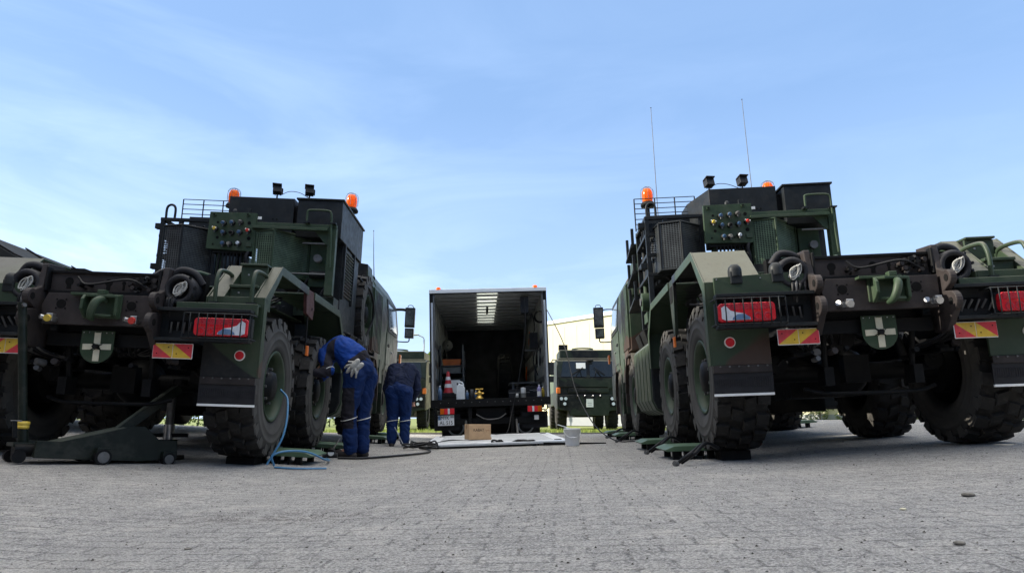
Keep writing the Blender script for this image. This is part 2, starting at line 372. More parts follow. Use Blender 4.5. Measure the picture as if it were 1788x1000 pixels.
# kerb between yard and lawn
m = MB(); m.box((-30, 19.5, -.03), (30, 19.62, .05), 'stone'); kb = m.build('kerb', None, .01); kb['kind'] = 'structure'
m = MB(); rng = random.Random(3)
for i in range(15000):
    x = rng.uniform(-9, 12); y = 19.65+abs(rng.gauss(0, 1))*3.2; h = rng.uniform(.04, .13); a = rng.uniform(0, pi); w = rng.uniform(.006, .014)
    dx, dy = cos(a)*w, sin(a)*w; lx, ly = rng.uniform(-.05, .05), rng.uniform(-.05, .05)
    m.add([(x-dx, y-dy, -.03), (x+dx, y+dy, -.03), (x+lx, y+ly, h)], [(0, 1, 2)], 'grass_blade')
o = m.build('grass'); o['kind'] = 'stuff'; tag(o, 'strip of sunlit short grass behind the paved yard', 'grass')

m = MB(); rng = random.Random(11)
for i in range(2050):
    if i < 1700: y = .9+9*rng.random()**2.2; x = rng.uniform(-.85, .85)*y
    else: x, y = rng.gauss(-1.05, .28), rng.gauss(3.25, .13)      # dirt patch
    r = rng.uniform(.0015, .0045)*(1 if i < 1700 else .5)*(1+.12*y); z = g(x, y); a = rng.uniform(0, 6)
    p = [(x+r*1.2*cos(a+q*1.57)*rng.uniform(.7,1.2), y+r*sin(a+q*1.57)*rng.uniform(.7,1.2), z) for q in range(4)]
    m.add(p+[(x, y, z+r*rng.uniform(.5,1.1))], [(0,1,4),(1,2,4),(2,3,4),(3,0,4)], 'loose_grit' if rng.random() < .75 or i >= 1700 else 'stone')
o = m.build('grit'); o['kind'] = 'stuff'; tag(o, 'loose dark grit and crumbs of dirt scattered on the paving', 'grit')
# ------------------------------------------------------------------ buildings, lamp, trees
def wall_building():
    # pale hall far behind the right truck; its long wall runs obliquely
    A, B = Vector((-2.2, 50.5, 0)), Vector((14.5, 29.5, 0)); d = (B-A); Ln = d.length; ang = atan2(d.y, d.x)
    t = empty('warehouse_building', 'long cream clad hall behind the parked trucks, sunlit, flat roofed', 'building', A, ang)
    H = 6.35
    m = MB(); m.box((0, 0, 0), (Ln, 14, H), 'building_cream'); 
    for i in range(int(Ln/1.1)+1): m.box((i*1.1, -.012, .6), (i*1.1+.03, .0, H-.3), 'cream_paint')
    m.build('wall', t)
    m = MB(); m.box((-.12, -.12, H), (Ln+.12, 14.1, H+.22), 'white_paint'); m.build('roof', t, .02)
    m = MB(); m.box((-.02, -.03, 0), (Ln+.02, .0, .6), 'hall_grey'); m.build('plinth', t)
    for i in range(4):
        x = 8.2+i*4.6; m = MB(); m.box((x, -.05, 1.3), (x+2.2, -.012, 2.6), 'white_paint'); f = m.build('window', t, .01)
        m = MB(); m.box((x+.08, -.06, 1.38), (x+1.06, -.052, 2.52), 'window_glass'); m.box((x+1.14, -.06, 1.38), (x+2.12, -.052, 2.52), 'window_glass'); m.build('pane', f)
wall_building()
def shade_hall():
    # unseen brick hall added on the left to shade the yard
    t = empty('shading_hall', 'unseen brick hall added along the left of the yard for shade', 'building', (-14, -30, 0))
    H = 9.15; m = MB(); m.box((-12, 0, 0), (0, 45.5, H), 'hall_brick'); m.build('wall', t)
    m = MB(); m.box((-12.2, -.2, H), (.25, 45.7, H+.35), 'hall_grey'); m.build('roof', t, .02)
    for i in range(6):
        y = 2.5+i*7.2; m = MB(); m.box((.0, y, 0), (.06, y+4.2, 4.6), 'hall_grey')
        for j in range(9): m.box((.06, y+.06, .1+j*.5), (.075, y+4.14, .14+j*.5), 'galvanised')
        m.build('door', t, .005)
        m = MB(); m.box((.0, y, 5.6), (.05, y+4.2, 6.8), 'white_paint'); f = m.build('window', t)
        m = MB()
        for q in range(4): m.box((.052, y+.08+q*1.03, 5.68), (.06, y+1.0+q*1.03, 6.72), 'window_glass')
        m.build('pane', f)
shade_hall()
def rear_sky_block():  # added out of view to keep sky light off the truck rears
    t = empty('sky_block_hall', 'unseen grey hall added behind the camera to block low sky light', 'building', (-9, -13, 0))
    m = MB(); m.box((0,-14,0),(34,0,9.0),'hall_dark'); m.build('wall', t); m = MB(); m.box((-.2,-14.2,9.0),(34.2,.3,9.3),'hall_grey'); m.build('roof', t, .02)
    for i in range(5):
        m = MB(); m.box((2+i*6.6,.0,0),(6.4+i*6.6,.06,4.8),'hall_grey')
        for j in range(9): m.box((2.06+i*6.6,.06,.1+j*.5),(6.34+i*6.6,.075,.14+j*.5),'galvanised')
        m.build('door', t, .005)
plain('hall_dark', (.085, .075, .065), .8, 0, .2, 1)
rear_sky_block()
def lamp_post():
    t = empty('street_lamp', 'grey street lamp with curved arm beyond the left parked truck', 'street lamp', (-5.45, 43.2, 0))
    m = MB(); m.cyl((0,0,0), (0,0,5.2), .07, 'galvanised', .045); m.tube(bez([(0,0,5.15),(-.05,0,5.35),(-.35,0,5.5)], 6), .035, 'galvanised'); m.build('pole', t)
    m = MB(); m.lathe([(.0,-.42),(.08,-.4),(.12,-.2),(.12,.1),(.06,.28),(0,.3)], 'galvanised', (-.6,0,5.52), 'x', 12, True, .5); m.build('lamp_head', t)
lamp_post()
def tree(loc, h, cr, label, seed, n=2600, low=.25):
    rn = random.Random(seed); t = empty('tree', label, 'tree', loc, 0, 'trees beyond the yard')
    m = MB(); m.tube([(0,0,0),(.05,0,h*.3),(-.04,.05,h*.62),(0,0,h*.85)], .1, 'bark', 8, rr=[.14,.11,.07,.03])
    cl = []
    for i in range(16):
        a = rn.uniform(0, 2*pi); z = h*(low+(1-low)*rn.random()**.8); w = cr*(1-.55*abs((z/h-low)/(1-low)-.4)); r = w*rn.uniform(.3, .9)
        c = Vector((r*cos(a), r*sin(a), z)); cl.append((c, cr*rn.uniform(.28, .5)))
        m.tube([(0,0,max(.3, z*.6)), c*.55+Vector((0,0,z*.38)), c], .03, 'bark', 5, rr=[.05,.03,.012])
    m.build('trunk', t)
    m = MB()
    for i in range(n):
        c, r = rn.choice(cl); d = Vector((rn.gauss(0,1), rn.gauss(0,1), rn.gauss(0,.8))).normalized()*r*rn.random()**.4; p = c+d
        u = Vector((rn.gauss(0,1), rn.gauss(0,1), rn.gauss(0,1))).normalized(); w = u.orthogonal().normalized(); s_ = rn.uniform(.05, .11)
        m.add([p-u*s_, p+w*s_*.55, p+u*s_, p-w*s_*.55], [(0,1,2,3)], 'leaf')
    m.build('crown', t)
tree((-4.35, 37, 0), 3.9, .95, 'light green bushy tree right behind the left parked truck', 1, 3200, .05)
tree((-8.6, 40, 0), 4.8, 1.9, 'low spreading green tree hidden behind the left truck row', 2, 2200, .1)
def hedge(x0, x1, y, h, label, seed):
    rn = random.Random(seed); t = empty('hedge', label, 'hedge', (0, 0, 0), 0, 'hedges beyond the yard')
    m = MB(); x = x0
    while x < x1: m.tube([(x,y,-.05),(x+.05,y,h*.5),(x-.05,y+.1,h*.85)], .03, 'bark', 5); x += .8
    m.build('stem', t)
    m = MB()
    for i in range(int((x1-x0)*h*130)):
        px_, py_ = rn.uniform(x0, x1), y+rn.gauss(0, .45); top = h*(.86+.2*mnoise.noise((px_*.5, seed, 0))+.08*mnoise.noise((px_*2, seed, 3))); p = Vector((px_, py_, rn.random()**.7*top))
        u = Vector((rn.gauss(0,1), rn.gauss(0,1), rn.gauss(0,1))).normalized(); w = u.orthogonal().normalized(); s_ = rn.uniform(.06, .13)
        m.add([p-u*s_, p+w*s_*.6, p+u*s_, p-w*s_*.6], [(0,1,2,3)], 'hedge_leaf')
    m.build('foliage', t)
leafmat('hedge_leaf', (.022, .035, .010), (.05, .075, .018))
hedge(-30, -6.2, 39, 2.6, 'dark hedge beyond the lawn behind the left truck', 4)
hedge(5.2, 26, 30.5, 2.2, 'dark hedge beyond the lawn behind the right truck', 6)
tree((-13.5, 44, 0), 4.4, 2.1, 'small rounded tree farthest left behind the left truck', 5, 1800, .1)
tree((19, 46, 0), 3.6, 2.2, 'low bushy tree seen under the right truck chassis', 9, 2000, .05)

# ------------------------------------------------------------------ big truck
WY = (.72, 2.42, 5.75, 7.65); WR = .62; WZ = .748; WXO = 1.2; TW = .42
def wheel_proto(R=WR, TWd=TW):
    h = TWd/2; k = R/.60
    prof = [(.285*k,-h*.72),(.30*k,-h*.86),(.36*k,-h*.985),(.40*k,-h*1.0),(.405*k,-h*1.02),(.415*k,-h*1.0),(.47*k,-h*.99),(.475*k,-h*1.01),(.485*k,-h*.98),(.53*k,-h*.93),(.558*k,-h*.86),(.566*k,-h*.5),(.568*k,0)]
    prof = prof+[(r, -x) for r, x in prof[::-1][1:]]
    m = MB(); m.lathe(prof, 'tyre_rubber', (0,0,0), 'x', 48)
    nl = 20
    def lug(a0, a1, x0, x1, skew, top=R, bot=.55*k, sh=0):
        vs = []
        for (rr, tap) in ((bot, 0), (top, .12)):
            for (a, x) in ((a0,x0),(a1,x0),(a1,x1),(a0,x1)):
                am = (a0+a1)/2; a_ = a+(am-a)*tap+skew*(x/h); x_ = x+((x0+x1)/2-x)*tap*.6
                r_ = rr-(.012*k if (abs(x) > h*.8 and rr == top) else 0)
                vs.append((x_, r_*cos(a_), r_*sin(a_)))
        fs = [(0,1,2,3),(4,7,6,5),(0,4,5,1),(1,5,6,2),(2,6,7,3),(3,7,4,0)]
        m.add(vs, fs, 'tyre_rubber')
    st = 2*pi/nl
    for i in range(nl):
        a = i*st
        for sg, of in ((-1, 0), (1, .5)):
            b = a+of*st
            lug(b, b+st*.60, sg*h*.97, sg*h*.48, .05*sg); lug(b+st*.42, b+st*.98, sg*h*.44, sg*h*.03, -.10*sg)
            # shoulder cleat running down the sidewall
            vs = [(sg*h*.985, .50*k*cos(b+st*.1), .50*k*sin(b+st*.1)), (sg*h*.985, .50*k*cos(b+st*.5), .50*k*sin(b+st*.5)), (sg*h*.97, .578*k*cos(b+st*.58), .578*k*sin(b+st*.58)), (sg*h*.97, .578*k*cos(b+st*.02), .578*k*sin(b+st*.02))]
            vi = [(x*.9, y*.97, z*.97) for x, y, z in vs]
            m.add(vs+vi, [(0,1,2,3),(4,7,6,5),(0,4,5,1),(1,5,6,2),(2,6,7,3),(3,7,4,0)], 'tyre_rubber')
    w = m.build('wheel')
    # rim dish faces -x
    m = MB(); m.lathe([(.29*k,-h*.74),(.305*k,-h*.90),(.295*k,-h*.93),(.275*k,-h*.88),(.262*k,-h*.55),(.255*k,-h*.1)], 'green_paint', (0,0,0), 'x', 40)
    m.lathe([(.255*k,-h*.1),(.235*k,.0),(.12*k,-.01),(.12*k,.05),(.26*k,.1),(.30*k,h*.8)], 'black_metal', (0,0,0), 'x', 40)
    for i in range(10):
        a = 2*pi*i/10; m.cyl((-.005,.195*k*cos(a),.195*k*sin(a)), (-.05,.195*k*cos(a),.195*k*sin(a)), .016, 'dull_steel', n=6)
    m.build('rim', w)
    m = MB(); m.lathe([(.17*k,.0),(.17*k,-.10),(.16*k,-.13),(.13*k,-.145),(.12*k,-.18),(.07*k,-.195),(0,-.197)], 'black_metal', (0,0,0), 'x', 20)
    for i in range(8):
        a = 2*pi*i/8; m.cyl((-.13,.145*k*cos(a),.145*k*sin(a)), (-.165,.145*k*cos(a),.145*k*sin(a)), .013, 'dull_steel', n=6)
    m.lathe([(.172*k,.0),(.18*k,-.06),(.172*k,-.075)], 'fabric_rust', (0,0,0), 'x', 20)
    m.build('hub', w)
    return w

def mirror_x(pts): return [(-x, *r) for x, *r in pts]

def build_truck(loc, yaw, roll, pitch, label):
    T = empty('military_truck', label, 'truck', loc, 0, 'heavy military trucks on the yard')
    T.rotation_euler = (Matrix.Rotation(radians(-yaw), 3, 'Z') @ Matrix.Rotation(radians(-roll), 3, 'Y') @ Matrix.Rotation(radians(pitch), 3, 'X')).to_euler()
    # --- wheels
    w0 = wheel_proto(); w0.parent = T; first = True
    for wy in WY:
        for sg in (-1, 1):
            w = w0 if first else copy_tree(w0, T); first = False
            w.location = (sg*(WXO-TW/2), wy, WZ); w.rotation_euler = (random.uniform(0, 6), 0, 0)
            if sg > 0: w.rotation_euler = (Matrix.Rotation(pi, 3, 'Z') @ Matrix.Rotation(random.uniform(0, 6), 3, 'X')).to_euler()
    # --- chassis rails and running gear
    m = MB()
    for sg in (-1, 1):
        m.box((sg*.36, .02, 1.10), (sg*.37, 9.0, 1.40), 'black_metal'); m.box((sg*.37, .02, 1.38), (sg*.46, 9.0, 1.40), 'black_metal'); m.box((sg*.37, .02, 1.10), (sg*.46, 9.0, 1.12), 'black_metal')
    for y in (.1, 1.5, 3.1, 4.4, 6.6, 8.6): m.box((-.36, y, 1.12), (.36, y+.12, 1.36), 'black_metal')
    m.tube(bez([(-.3,.3,1.3),(-.2,1.5,1.25),(.1,3,1.3),(.2,5,1.25)]), .03, 'cable_black'); m.tube(bez([(.25,.3,1.2),(.1,1.5,1.3),(-.2,3,1.22),(-.2,5,1.25)]), .025, 'cable_black')
    for i in range(9):
        x = random.uniform(-.34, .34); m.tube(bez([(x,.15,1.1),(x+random.uniform(-.1,.1),.3,.95),(x+random.uniform(-.2,.2),.6,1.0),(x,1.0,1.15)], 6), .012, 'cable_black', 6)
    m.cyl((-.15,.3,1.0), (-.15,1.2,1.0), .11, 'black_metal'); m.cyl((.2,1.3,1.0), (.2,2.3,1.0), .13, 'black_metal')
    m.box((-.74,3.15,.42), (.74,5.0,1.3), 'black_metal'); m.box((-.3,1.15,.55), (.3,2.0,1.1), 'black_metal'); m.box((-.7,6.45,.5),(.7,6.95,1.2),'black_metal'); m.box((-.55,6.2,.75), (.55,7.2,1.2), 'black_metal')
    m.build('chassis_frame', T)
    for i, wy in enumerate(WY):
        m = MB(); m.cyl((-.8, wy, WZ), (.8, wy, WZ), .075, 'black_metal'); m.lathe([(.0,-.2),(.13,-.17),(.2,-.05),(.2,.08),(.12,.2),(0,.22)], 'black_metal', (0, wy, WZ), 'y', 20)
        m.box((-.1, wy-.3, WZ-.1), (.1, wy-.2, WZ+.12), 'black_metal')
        for sg in (-1, 1):
            for q in range(4): m.box((sg*.50, wy-.62+q*.06, WZ+.10+q*.03), (sg*.60, wy+.62-q*.06, WZ+.125+q*.03), 'black_metal')
            m.cyl((sg*.62, wy-.28, WZ+.06), (sg*.62, wy-.10, WZ+.06), .075, 'black_metal'); m.tube(bez([(sg*.62,wy-.28,WZ+.06),(sg*.5,wy-.34,WZ+.2),(sg*.4,wy-.2,WZ+.35)],5), .012, 'cable_black', 6); m.cyl((sg*.45, wy-.15, WZ+.1), (sg*.42, wy-.05, 1.15), .035, 'black_metal')
            m.cyl((sg*.76, wy, WZ), (sg*.86, wy, WZ), .2, 'black_metal')
        if i == 0:
            m.tube(bez([(-.5,.25,.60),(-.3,.2,.56),(.3,.2,.56),(.5,.25,.60)]), .016, 'black_metal')
            for sg in (-1, 1): m.cyl((sg*.34,.15,1.08), (sg*.33,.22,.72), .022, 'black_metal'); m.box((sg*.30,.13,.62), (sg*.37,.28,.76), 'black_metal')
        m.build('axle', T)
    # --- rear crossbeam
    m = MB(); m.box((-.43,-.03,1.435), (.43,.10,1.575), 'brown_paint'); m.box((-.45,-.05,1.575), (.45,.12,1.595), 'black_metal'); m.box((-.43,-.06,1.41), (.43,.0,1.432), 'black_metal')
    for x, r in ((-.29,.033),(.02,.03),(.14,.016)): m.cyl((x,-.032,1.51), (x,-.029,1.51), r, 'hole_shade'); m.box((x-r*.55,-.033,1.45), (x+r*.55,-.0305,1.50), 'hole_shade')
    for i in range(26):
        x = random.choice((-.13, .24, .3, .34))+random.uniform(-.06, .06); z = random.uniform(1.45, 1.56); r = random.uniform(.008, .02)
        m.cyl((x,-.03,z), (x+random.uniform(-.01,.01),-.05-random.random()*.05,z), r, random.choice(('black_metal','dull_steel','black_metal','brown_paint')), n=8)
    m.tube(bez([(-.2,-.08,1.54),(-.1,-.1,1.48),(.2,-.09,1.53),(.35,-.07,1.47)], 6), .009, 'cable_black', 6)
    m.build('rear_beam', T, .004)
    m = MB(); m.prism([(-.40,1.155),(.40,1.155),(.43,1.2),(.43,1.40),(-.38,1.40),(-.42,1.3)], 1, -.13, -.08, 'brown_paint')
    for x, z in ((-.27,1.315),(.27,1.315)):
        m.cyl((x,-.133,z), (x,-.128,z), .036, 'hole_shade'); 
        for q in range(4): m.cyl((x+.05*cos(q*pi/2+.78),-.134,z+.05*sin(q*pi/2+.78)), (x+.05*cos(q*pi/2+.78),-.129,z+.05*sin(q*pi/2+.78)), .007, 'hole_shade', n=8)
    m.box((-.17,-.20,1.38), (.14,-.13,1.40), 'green_paint'); m.box((-.42,.0,1.0), (.42,.06,1.10), 'black_metal'); m.build('rear_plate', T, .005)
    # tow hook
    m = MB(); m.box((-.14,-.15,1.16), (.15,-.13,1.35), 'green_paint')
    jaw = [(-.08,-.15),(.13,-.15),(.14,-.20),(.04,-.225),(-.05,-.235),(-.11,-.20)]
    m.prism(jaw, 2, 1.315, 1.338, 'green_paint'); m.prism([(x*.75, y) for x, y in jaw], 2, 1.165, 1.185, 'green_paint')
    m.prism([(-.20,1.18),(-.15,1.15),(-.15,1.345),(-.205,1.335),(-.235,1.30),(-.24,1.22)], 0, -.12, -.095, 'green_paint'); m.prism([(-.20,1.18),(-.15,1.15),(-.15,1.345),(-.20,1.335)], 0, .12, .145, 'green_paint')
    m.box((-.01,-.22,1.338), (.05,-.16,1.375), 'green_paint')
    m.v = [(x+.05,y,z+.05) for x,y,z in m.v]; m.build('tow_coupling', T, .006)
    m = MB(); hk = bez([(.04,-.17,1.29),(.035,-.23,1.30),(.02,-.275,1.27),(.0,-.28,1.21),(-.02,-.255,1.16),(-.03,-.20,1.145)], 8); m.tube(hk, .022, 'green_paint', 12, rr=[.018+.012*sin(pi*i/(len(hk)-1)) for i in range(len(hk))]); m.v = [(x+.05,y,z+.05) for x,y,z in m.v]; m.build('tow_hook', T)
    for sx, mt in ((-.30, 'yellow_paint'), (.33, 'red_paint')):
        m = MB(); m.cyl((sx,-.13,1.19), (sx,-.21,1.19), .022, 'steel'); m.cyl((sx-.02,-.2,1.19), (sx-.055,-.235,1.20), .02, 'steel'); m.box((sx,-.25,1.165), (sx+.05,-.205,1.225), 'steel'); m.cyl((sx+.02,-.25,1.19), (sx+.02,-.27,1.185), .026, mt); m.build('air_coupling', T, .004)
    # emblem shield
    def sh(w, zt, zb):
        p = [(-w, zt), (w, zt), (w, zb+w*.95)]
        for i in range(1, 12): a = i*pi/12; p.append((w*cos(a), zb+w*.95-w*.95*sin(a)))
        return p+[(-w, zb+w*.95)]
    m = MB(); m.prism(sh(.128,1.12,.865), 1, -.19, -.18, 'green_paint'); m.box((-.12,-.18,1.08), (-.10,-.08,1.12), 'black_metal'); m.box((.10,-.18,1.08), (.12,-.08,1.12), 'black_metal')
    for i in range(6): m.cyl((-.11+.044*i,-.194,1.105), (-.11+.044*i,-.189,1.105), .0045, 'steel', n=8)
    m.v = [(x,y+.14,z) for x,y,z in m.v]; es = m.build('emblem_shield', T, .003)
    m = MB(); z0 = .995
    m.prism([(-.025,1.105),(.024,1.105),(.026,z0+.018),(.0,z0+.016),(-.024,z0+.03)], 1, -.194, -.1905, 'cream_paint'); m.prism([(-.02,z0-.03),(.0,z0-.018),(.028,z0-.024),(.028,.882),(-.02,.882)], 1, -.194, -.1905, 'cream_paint')
    m.prism([(-.108,z0+.02),(-.02,z0+.022),(-.014,z0),(-.02,z0-.022),(-.108,z0-.026)], 1, -.194, -.1905, 'cream_paint'); m.prism([(.03,z0+.022),(.112,z0+.024),(.112,z0-.022),(.036,z0-.022),(.024,z0)], 1, -.194, -.1905, 'cream_paint')
    m.v = [(x,y+.14,z) for x,y,z in m.v]; m.build('cross', es)
    m = MB(); m.cyl((0,-.19,z0), (0,-.225,z0), .022, 'black_metal', n=6, smooth=False)
    for a in (.5, 2.4, 3.8, 5.6): m.box((.014,-.197,z0-.003), (.058,-.192,z0+.003), 'black_metal') if False else m.cyl((cos(a)*.015,-.195,z0+sin(a)*.015), (cos(a)*.05,-.195,z0+sin(a)*.04), .0035, 'black_metal', n=6)
    m.v = [(x,y+.14,z) for x,y,z in m.v]; m.build('knob', es)
    # lug brackets
    def circ(cy, cz, r, a0, a1, n=9): return [(cy+r*cos(radians(a0+(a1-a0)*i/n)), cz+r*sin(radians(a0+(a1-a0)*i/n))) for i in range(n+1)]
    poly = [(.16,1.66),(-.06,1.645),(-.10,1.45)]+circ(-.20,1.36,.062,70,250)+[(-.155,1.27)]+circ(-.22,1.185,.075,95,255)+[(-.12,.98),(.05,.98)]
    for sg in (-1, 1):
        m = MB(); m.prism(poly, 0, sg*.45, sg*.50, 'brown_paint'); m.box((sg*.43,-.09,1.42), (sg*.45,-.02,1.62), 'black_metal')
        for cy, cz in ((-.205,1.36),(-.225,1.185)): m.cyl((sg*.447,cy,cz), (sg*.503,cy,cz), .027, 'hole_shade')
        m.build('lug_bracket', T, .008)
    # hose reels with white webbing
    for sg in (-1, 1):
        cx, cz = sg*.60+.0, 1.47; m = MB()
        m.lathe([(.06,.12),(.118,.12),(.125,.02),(.125,-.05),(.112,-.075),(.085,-.075),(.078,-.04),(.08,.0),(.0,.0)], 'rubber_flap', (cx,-.02,cz), 'y', 28)
        m.box((cx-.14,.08,cz-.13), (cx+.14,.16,cz+.15), 'black_metal')
        m.tube(bez([(cx-.12,.03,cz+.09),(cx-.05,.02,cz+.17),(cx+.06,.03,cz+.15),(cx+.13,.05,cz+.06)], 6), .03, 'rubber_flap')
        for i in range(6): a = random.uniform(0,6.28); m.cyl((cx+.11*cos(a),-.05,cz+.11*sin(a)), (cx+.11*cos(a)+.02,-.09,cz+.11*sin(a)), .012, 'black_metal', n=8)
        hr = m.build('hose_reel', T)
        m = MB(); tl = radians(-32)
        for q in range(9):
            rx, rz = .008+.0022*q, .052+.005*(q % 4); ox, oy = .012*sin(q*2.1)+.012, -.050-.007*q
            pts = []
            for i in range(22):
                a = 2*pi*i/22; x, z = rx*cos(a)+.004*sin(3*a+q), rz*sin(a)
                pts.append((cx+ox+x*cos(tl)-z*sin(tl), oy+.006*sin(a*2+q), cz+.0+x*sin(tl)+z*cos(tl)))
            m.tube(pts, .0055, 'webbing', 6, True)
        for dx in (-.035, .04): m.tube(bez([(cx+dx,-.05,cz-.10),(cx+dx*1.3,-.07,cz-.14),(cx+dx*.9,-.06,cz-.185)], 5), .007, 'webbing', 6)
        m.build('webbing_loop', hr)
    # bumpers, lamps, reflectors, flaps
    for sg in (-1, 1):
        def X(a, b): return (min(sg*a, sg*b), max(sg*a, sg*b))
        def bx(mm, a, b, y0, y1, z0, z1, mat): x0, x1 = X(a, b); mm.box((x0,y0,z0), (x1,y1,z1), mat)
        m = MB(); bx(m,.50,1.2,-.10,-.06,1.06,1.31,'dark_paint'); bx(m,.50,1.22,-.20,-.10,1.285,1.31,'dark_paint'); bx(m,.50,1.22,-.20,-.10,1.05,1.075,'dark_paint'); bx(m,.56,.72,-.105,-.10,1.14,1.22,'hole_shade')
        for i in range(5): m.cyl((sg*(.58+.05*i),-.10,1.12+.02*(i % 2)), (sg*(.6+.05*i),-.14,1.2), .009, 'dull_steel', n=6)
        m.build('bumper', T, .005)
        m = MB()
        if sg < 0:
            m.prism([(-1.20,1.27),(-.52,1.27),(-.52,1.46),(-.66,1.475),(-1.20,1.455)], 1, -.085, -.055, 'camouflage_paint')
            for x in (-1.18,-.85,-.56): m.cyl((x,-.09,1.44), (x,-.083,1.44), .006, 'steel', n=8)
        else:
            m.box((.60,-.10,1.28), (1.235,-.06,1.37), 'camouflage_paint'); m.box((.60,-.06,1.35), (1.235,.12,1.37), 'camouflage_paint')
            m.box((.93,.12,1.37), (1.158,.15,1.53), 'camouflage_paint'); m.box((.926,.09,1.53), (1.16,.32,1.555), 'camouflage_paint')
            m.box((.93,.32,1.555), (1.158,.345,1.752), 'camouflage_paint'); m.box((.926,.29,1.755), (1.16,.42,1.774), 'camouflage_paint')
            m.cyl((1.0,.118,1.49),(1.0,.114,1.49),.008,'steel'); m.cyl((1.0,.318,1.68),(1.0,.314,1.68),.008,'steel')
        m.build('rear_panel' if sg < 0 else 'access_step', T, .005)
        if sg < 0:
            for x in (-1.03, -.72):
                m = MB(); m.box((x-.045,-.10,1.40), (x+.045,-.02,1.50), 'dark_paint'); m.lathe([(.052,-.04),(.052,.01),(.045,.035),(.025,.055),(0,.06)], 'dark_paint', (x,-.06,1.50), 'z', 18); m.build('rubber_buffer', T, .008)
        else:
            for x in (.875, 1.165):
                m = MB(); m.tube(bez([(x,-.04,1.37),(x,-.05,1.50),(x,-.03,1.60),(x,.03,1.655),(x,.24,1.665),(x,.32,1.62),(x,.34,1.50)], 6), .017, 'camouflage_paint', 10); m.box((x-.035,-.075,1.37), (x+.035,-.005,1.385), 'dark_paint'); m.build('grab_handle', T)
        # tail light
        m = MB(); bx(m,.795,1.225,-.16,-.10,1.085,1.245,'dark_paint'); 
        def rb(x0, x1, z0, z1, y0, y1, mat, r=.03, q=5):
            p = []
            for cx_, cz_, a in ((x1-r,z1-r,0),(x0+r,z1-r,90),(x0+r,z0+r,180),(x1-r,z0+r,270)):
                for i in range(q+1): t = radians(a+90*i/q); p.append((cx_+r*cos(t), cz_+r*sin(t)))
            m.prism(p, 1, y0, y1, mat)
        x0, x1 = X(.80, 1.215); rb(x0, x1, 1.095, 1.235, -.215, -.16, 'red_lens')
        tl = m.build('tail_light', T, .008, 3)
        m = MB(); q = [(1.165,1.22),(1.195,1.20),(1.195,1.12),(1.165,1.105),(.985,1.108),(.99,1.125),(1.03,1.155),(1.085,1.165),(1.13,1.18)]
        m.prism([(sg*a, b) for a, b in q], 1, -.219, -.214, 'clear_lens'); m.build('reverse_lens', tl)
        m = MB(); p = [(.988,1.110),(.995,1.13),(1.03,1.153),(1.08,1.15),(1.115,1.125),(1.12,1.110)]
        m.prism([(sg*a, b) for a, b in p], 1, -.2215, -.2185, 'blue_bottle'); m.build('fog_lens', tl)
        m = MB()
        for i in range(4): m.box((sg*(.85+.072*i)-.0015,-.2175,1.098), (sg*(.85+.072*i)+.0015,-.2145,1.232), 'red_paint')
        for cx_ in (.86, .93): m.lathe([(.020,-.0165),(.026,-.019),(.032,-.0165)], 'red_dark', (sg*cx_,-.2,1.13), 'y', 18)
        m.box((min(sg*.82,sg*1.2),-.2172,1.185),(max(sg*.82,sg*1.2),-.2150,1.230),'red_dark')
        m.box((min(sg*.82,sg*1.0),-.2175,1.164), (max(sg*.82,sg*1.0),-.2145,1.167), 'red_paint')
        m.build('lens_rib', tl)
        m = MB()
        for i in range(8): x = sg*(.78+.065*i); m.tube([(x,-.12,1.272),(x,-.245,1.265),(x,-.25,1.17),(x,-.245,1.075),(x,-.12,1.066)], .005, 'dark_paint', 6)
        for z in (1.265, 1.075): m.tube([(sg*.72,-.12,z),(sg*.73,-.24,z),(sg*1.235,-.245,z),(sg*1.245,-.12,z)], .006, 'dark_paint', 6)
        m.tube([(sg*.73,-.24,1.265),(sg*.73,-.245,1.075)], .006, 'dark_paint', 6); m.tube([(sg*1.237,-.245,1.265),(sg*1.237,-.245,1.075)], .006, 'dark_paint', 6)
        m.build('lamp_guard', tl)
        # hatched reflectors
        m = MB(); x0, x1 = X(.482, .787); m.box((x0,-.15,.915), (x1,-.142,1.035), 'white_paint'); rp = m.build('reflector_board', T, .003)
        def pn(a0, a1, flip):
            za, zb = .921, 1.029; mm = MB(); a0, a1 = sg*a0, sg*a1
            inner_red = flip
            # outer-bottom triangle / inner-top triangle split by a diagonal
            A, B_, C_, D = (a0,za), (a1,za), (a1,zb), (a0,zb)
            c1, c2 = ('red_sheeting','yellow_sheeting') if flip else ('yellow_sheeting','red_sheeting')
            mm.prism([A,B_,D], 1, -.153, -.1505, c1); mm.prism([B_,C_,D], 1, -.153, -.1505, c2)
            for dx, dz in ((.2,.3),(.8,.75)): mm.cyl((a0+(a1-a0)*dx,-.1545,za+(zb-za)*dz), (a0+(a1-a0)*dx,-.1525,za+(zb-za)*dz), .005, 'hole_shade', n=8)
            mm.build('hatched_panel', rp)
        pn(.486,.632,True); pn(.637,.783,False)
        m = MB(); m.cyl((sg*1.10,.005,.965), (sg*1.10,-.008,.965), .042, 'white_paint', n=24); m.cyl((sg*1.10,-.008,.965), (sg*1.10,-.014,.965), .034, 'red_lens', n=24); m.build('round_reflector', T)
        # mudguard
        xo, xi = sg*1.245, sg*.80
        m = MB()
        def sheet_pts(pl, th=.018):
            up = [(y, z) for y, z in pl]; dn = [(y, z-th) for y, z in pl][::-1]; return up+dn
        seg1 = [(.02,1.435),(.42,1.775),(1.36,1.755)]; seg2 = [(1.62,1.745),(2.9,1.735),(3.28,1.42)]
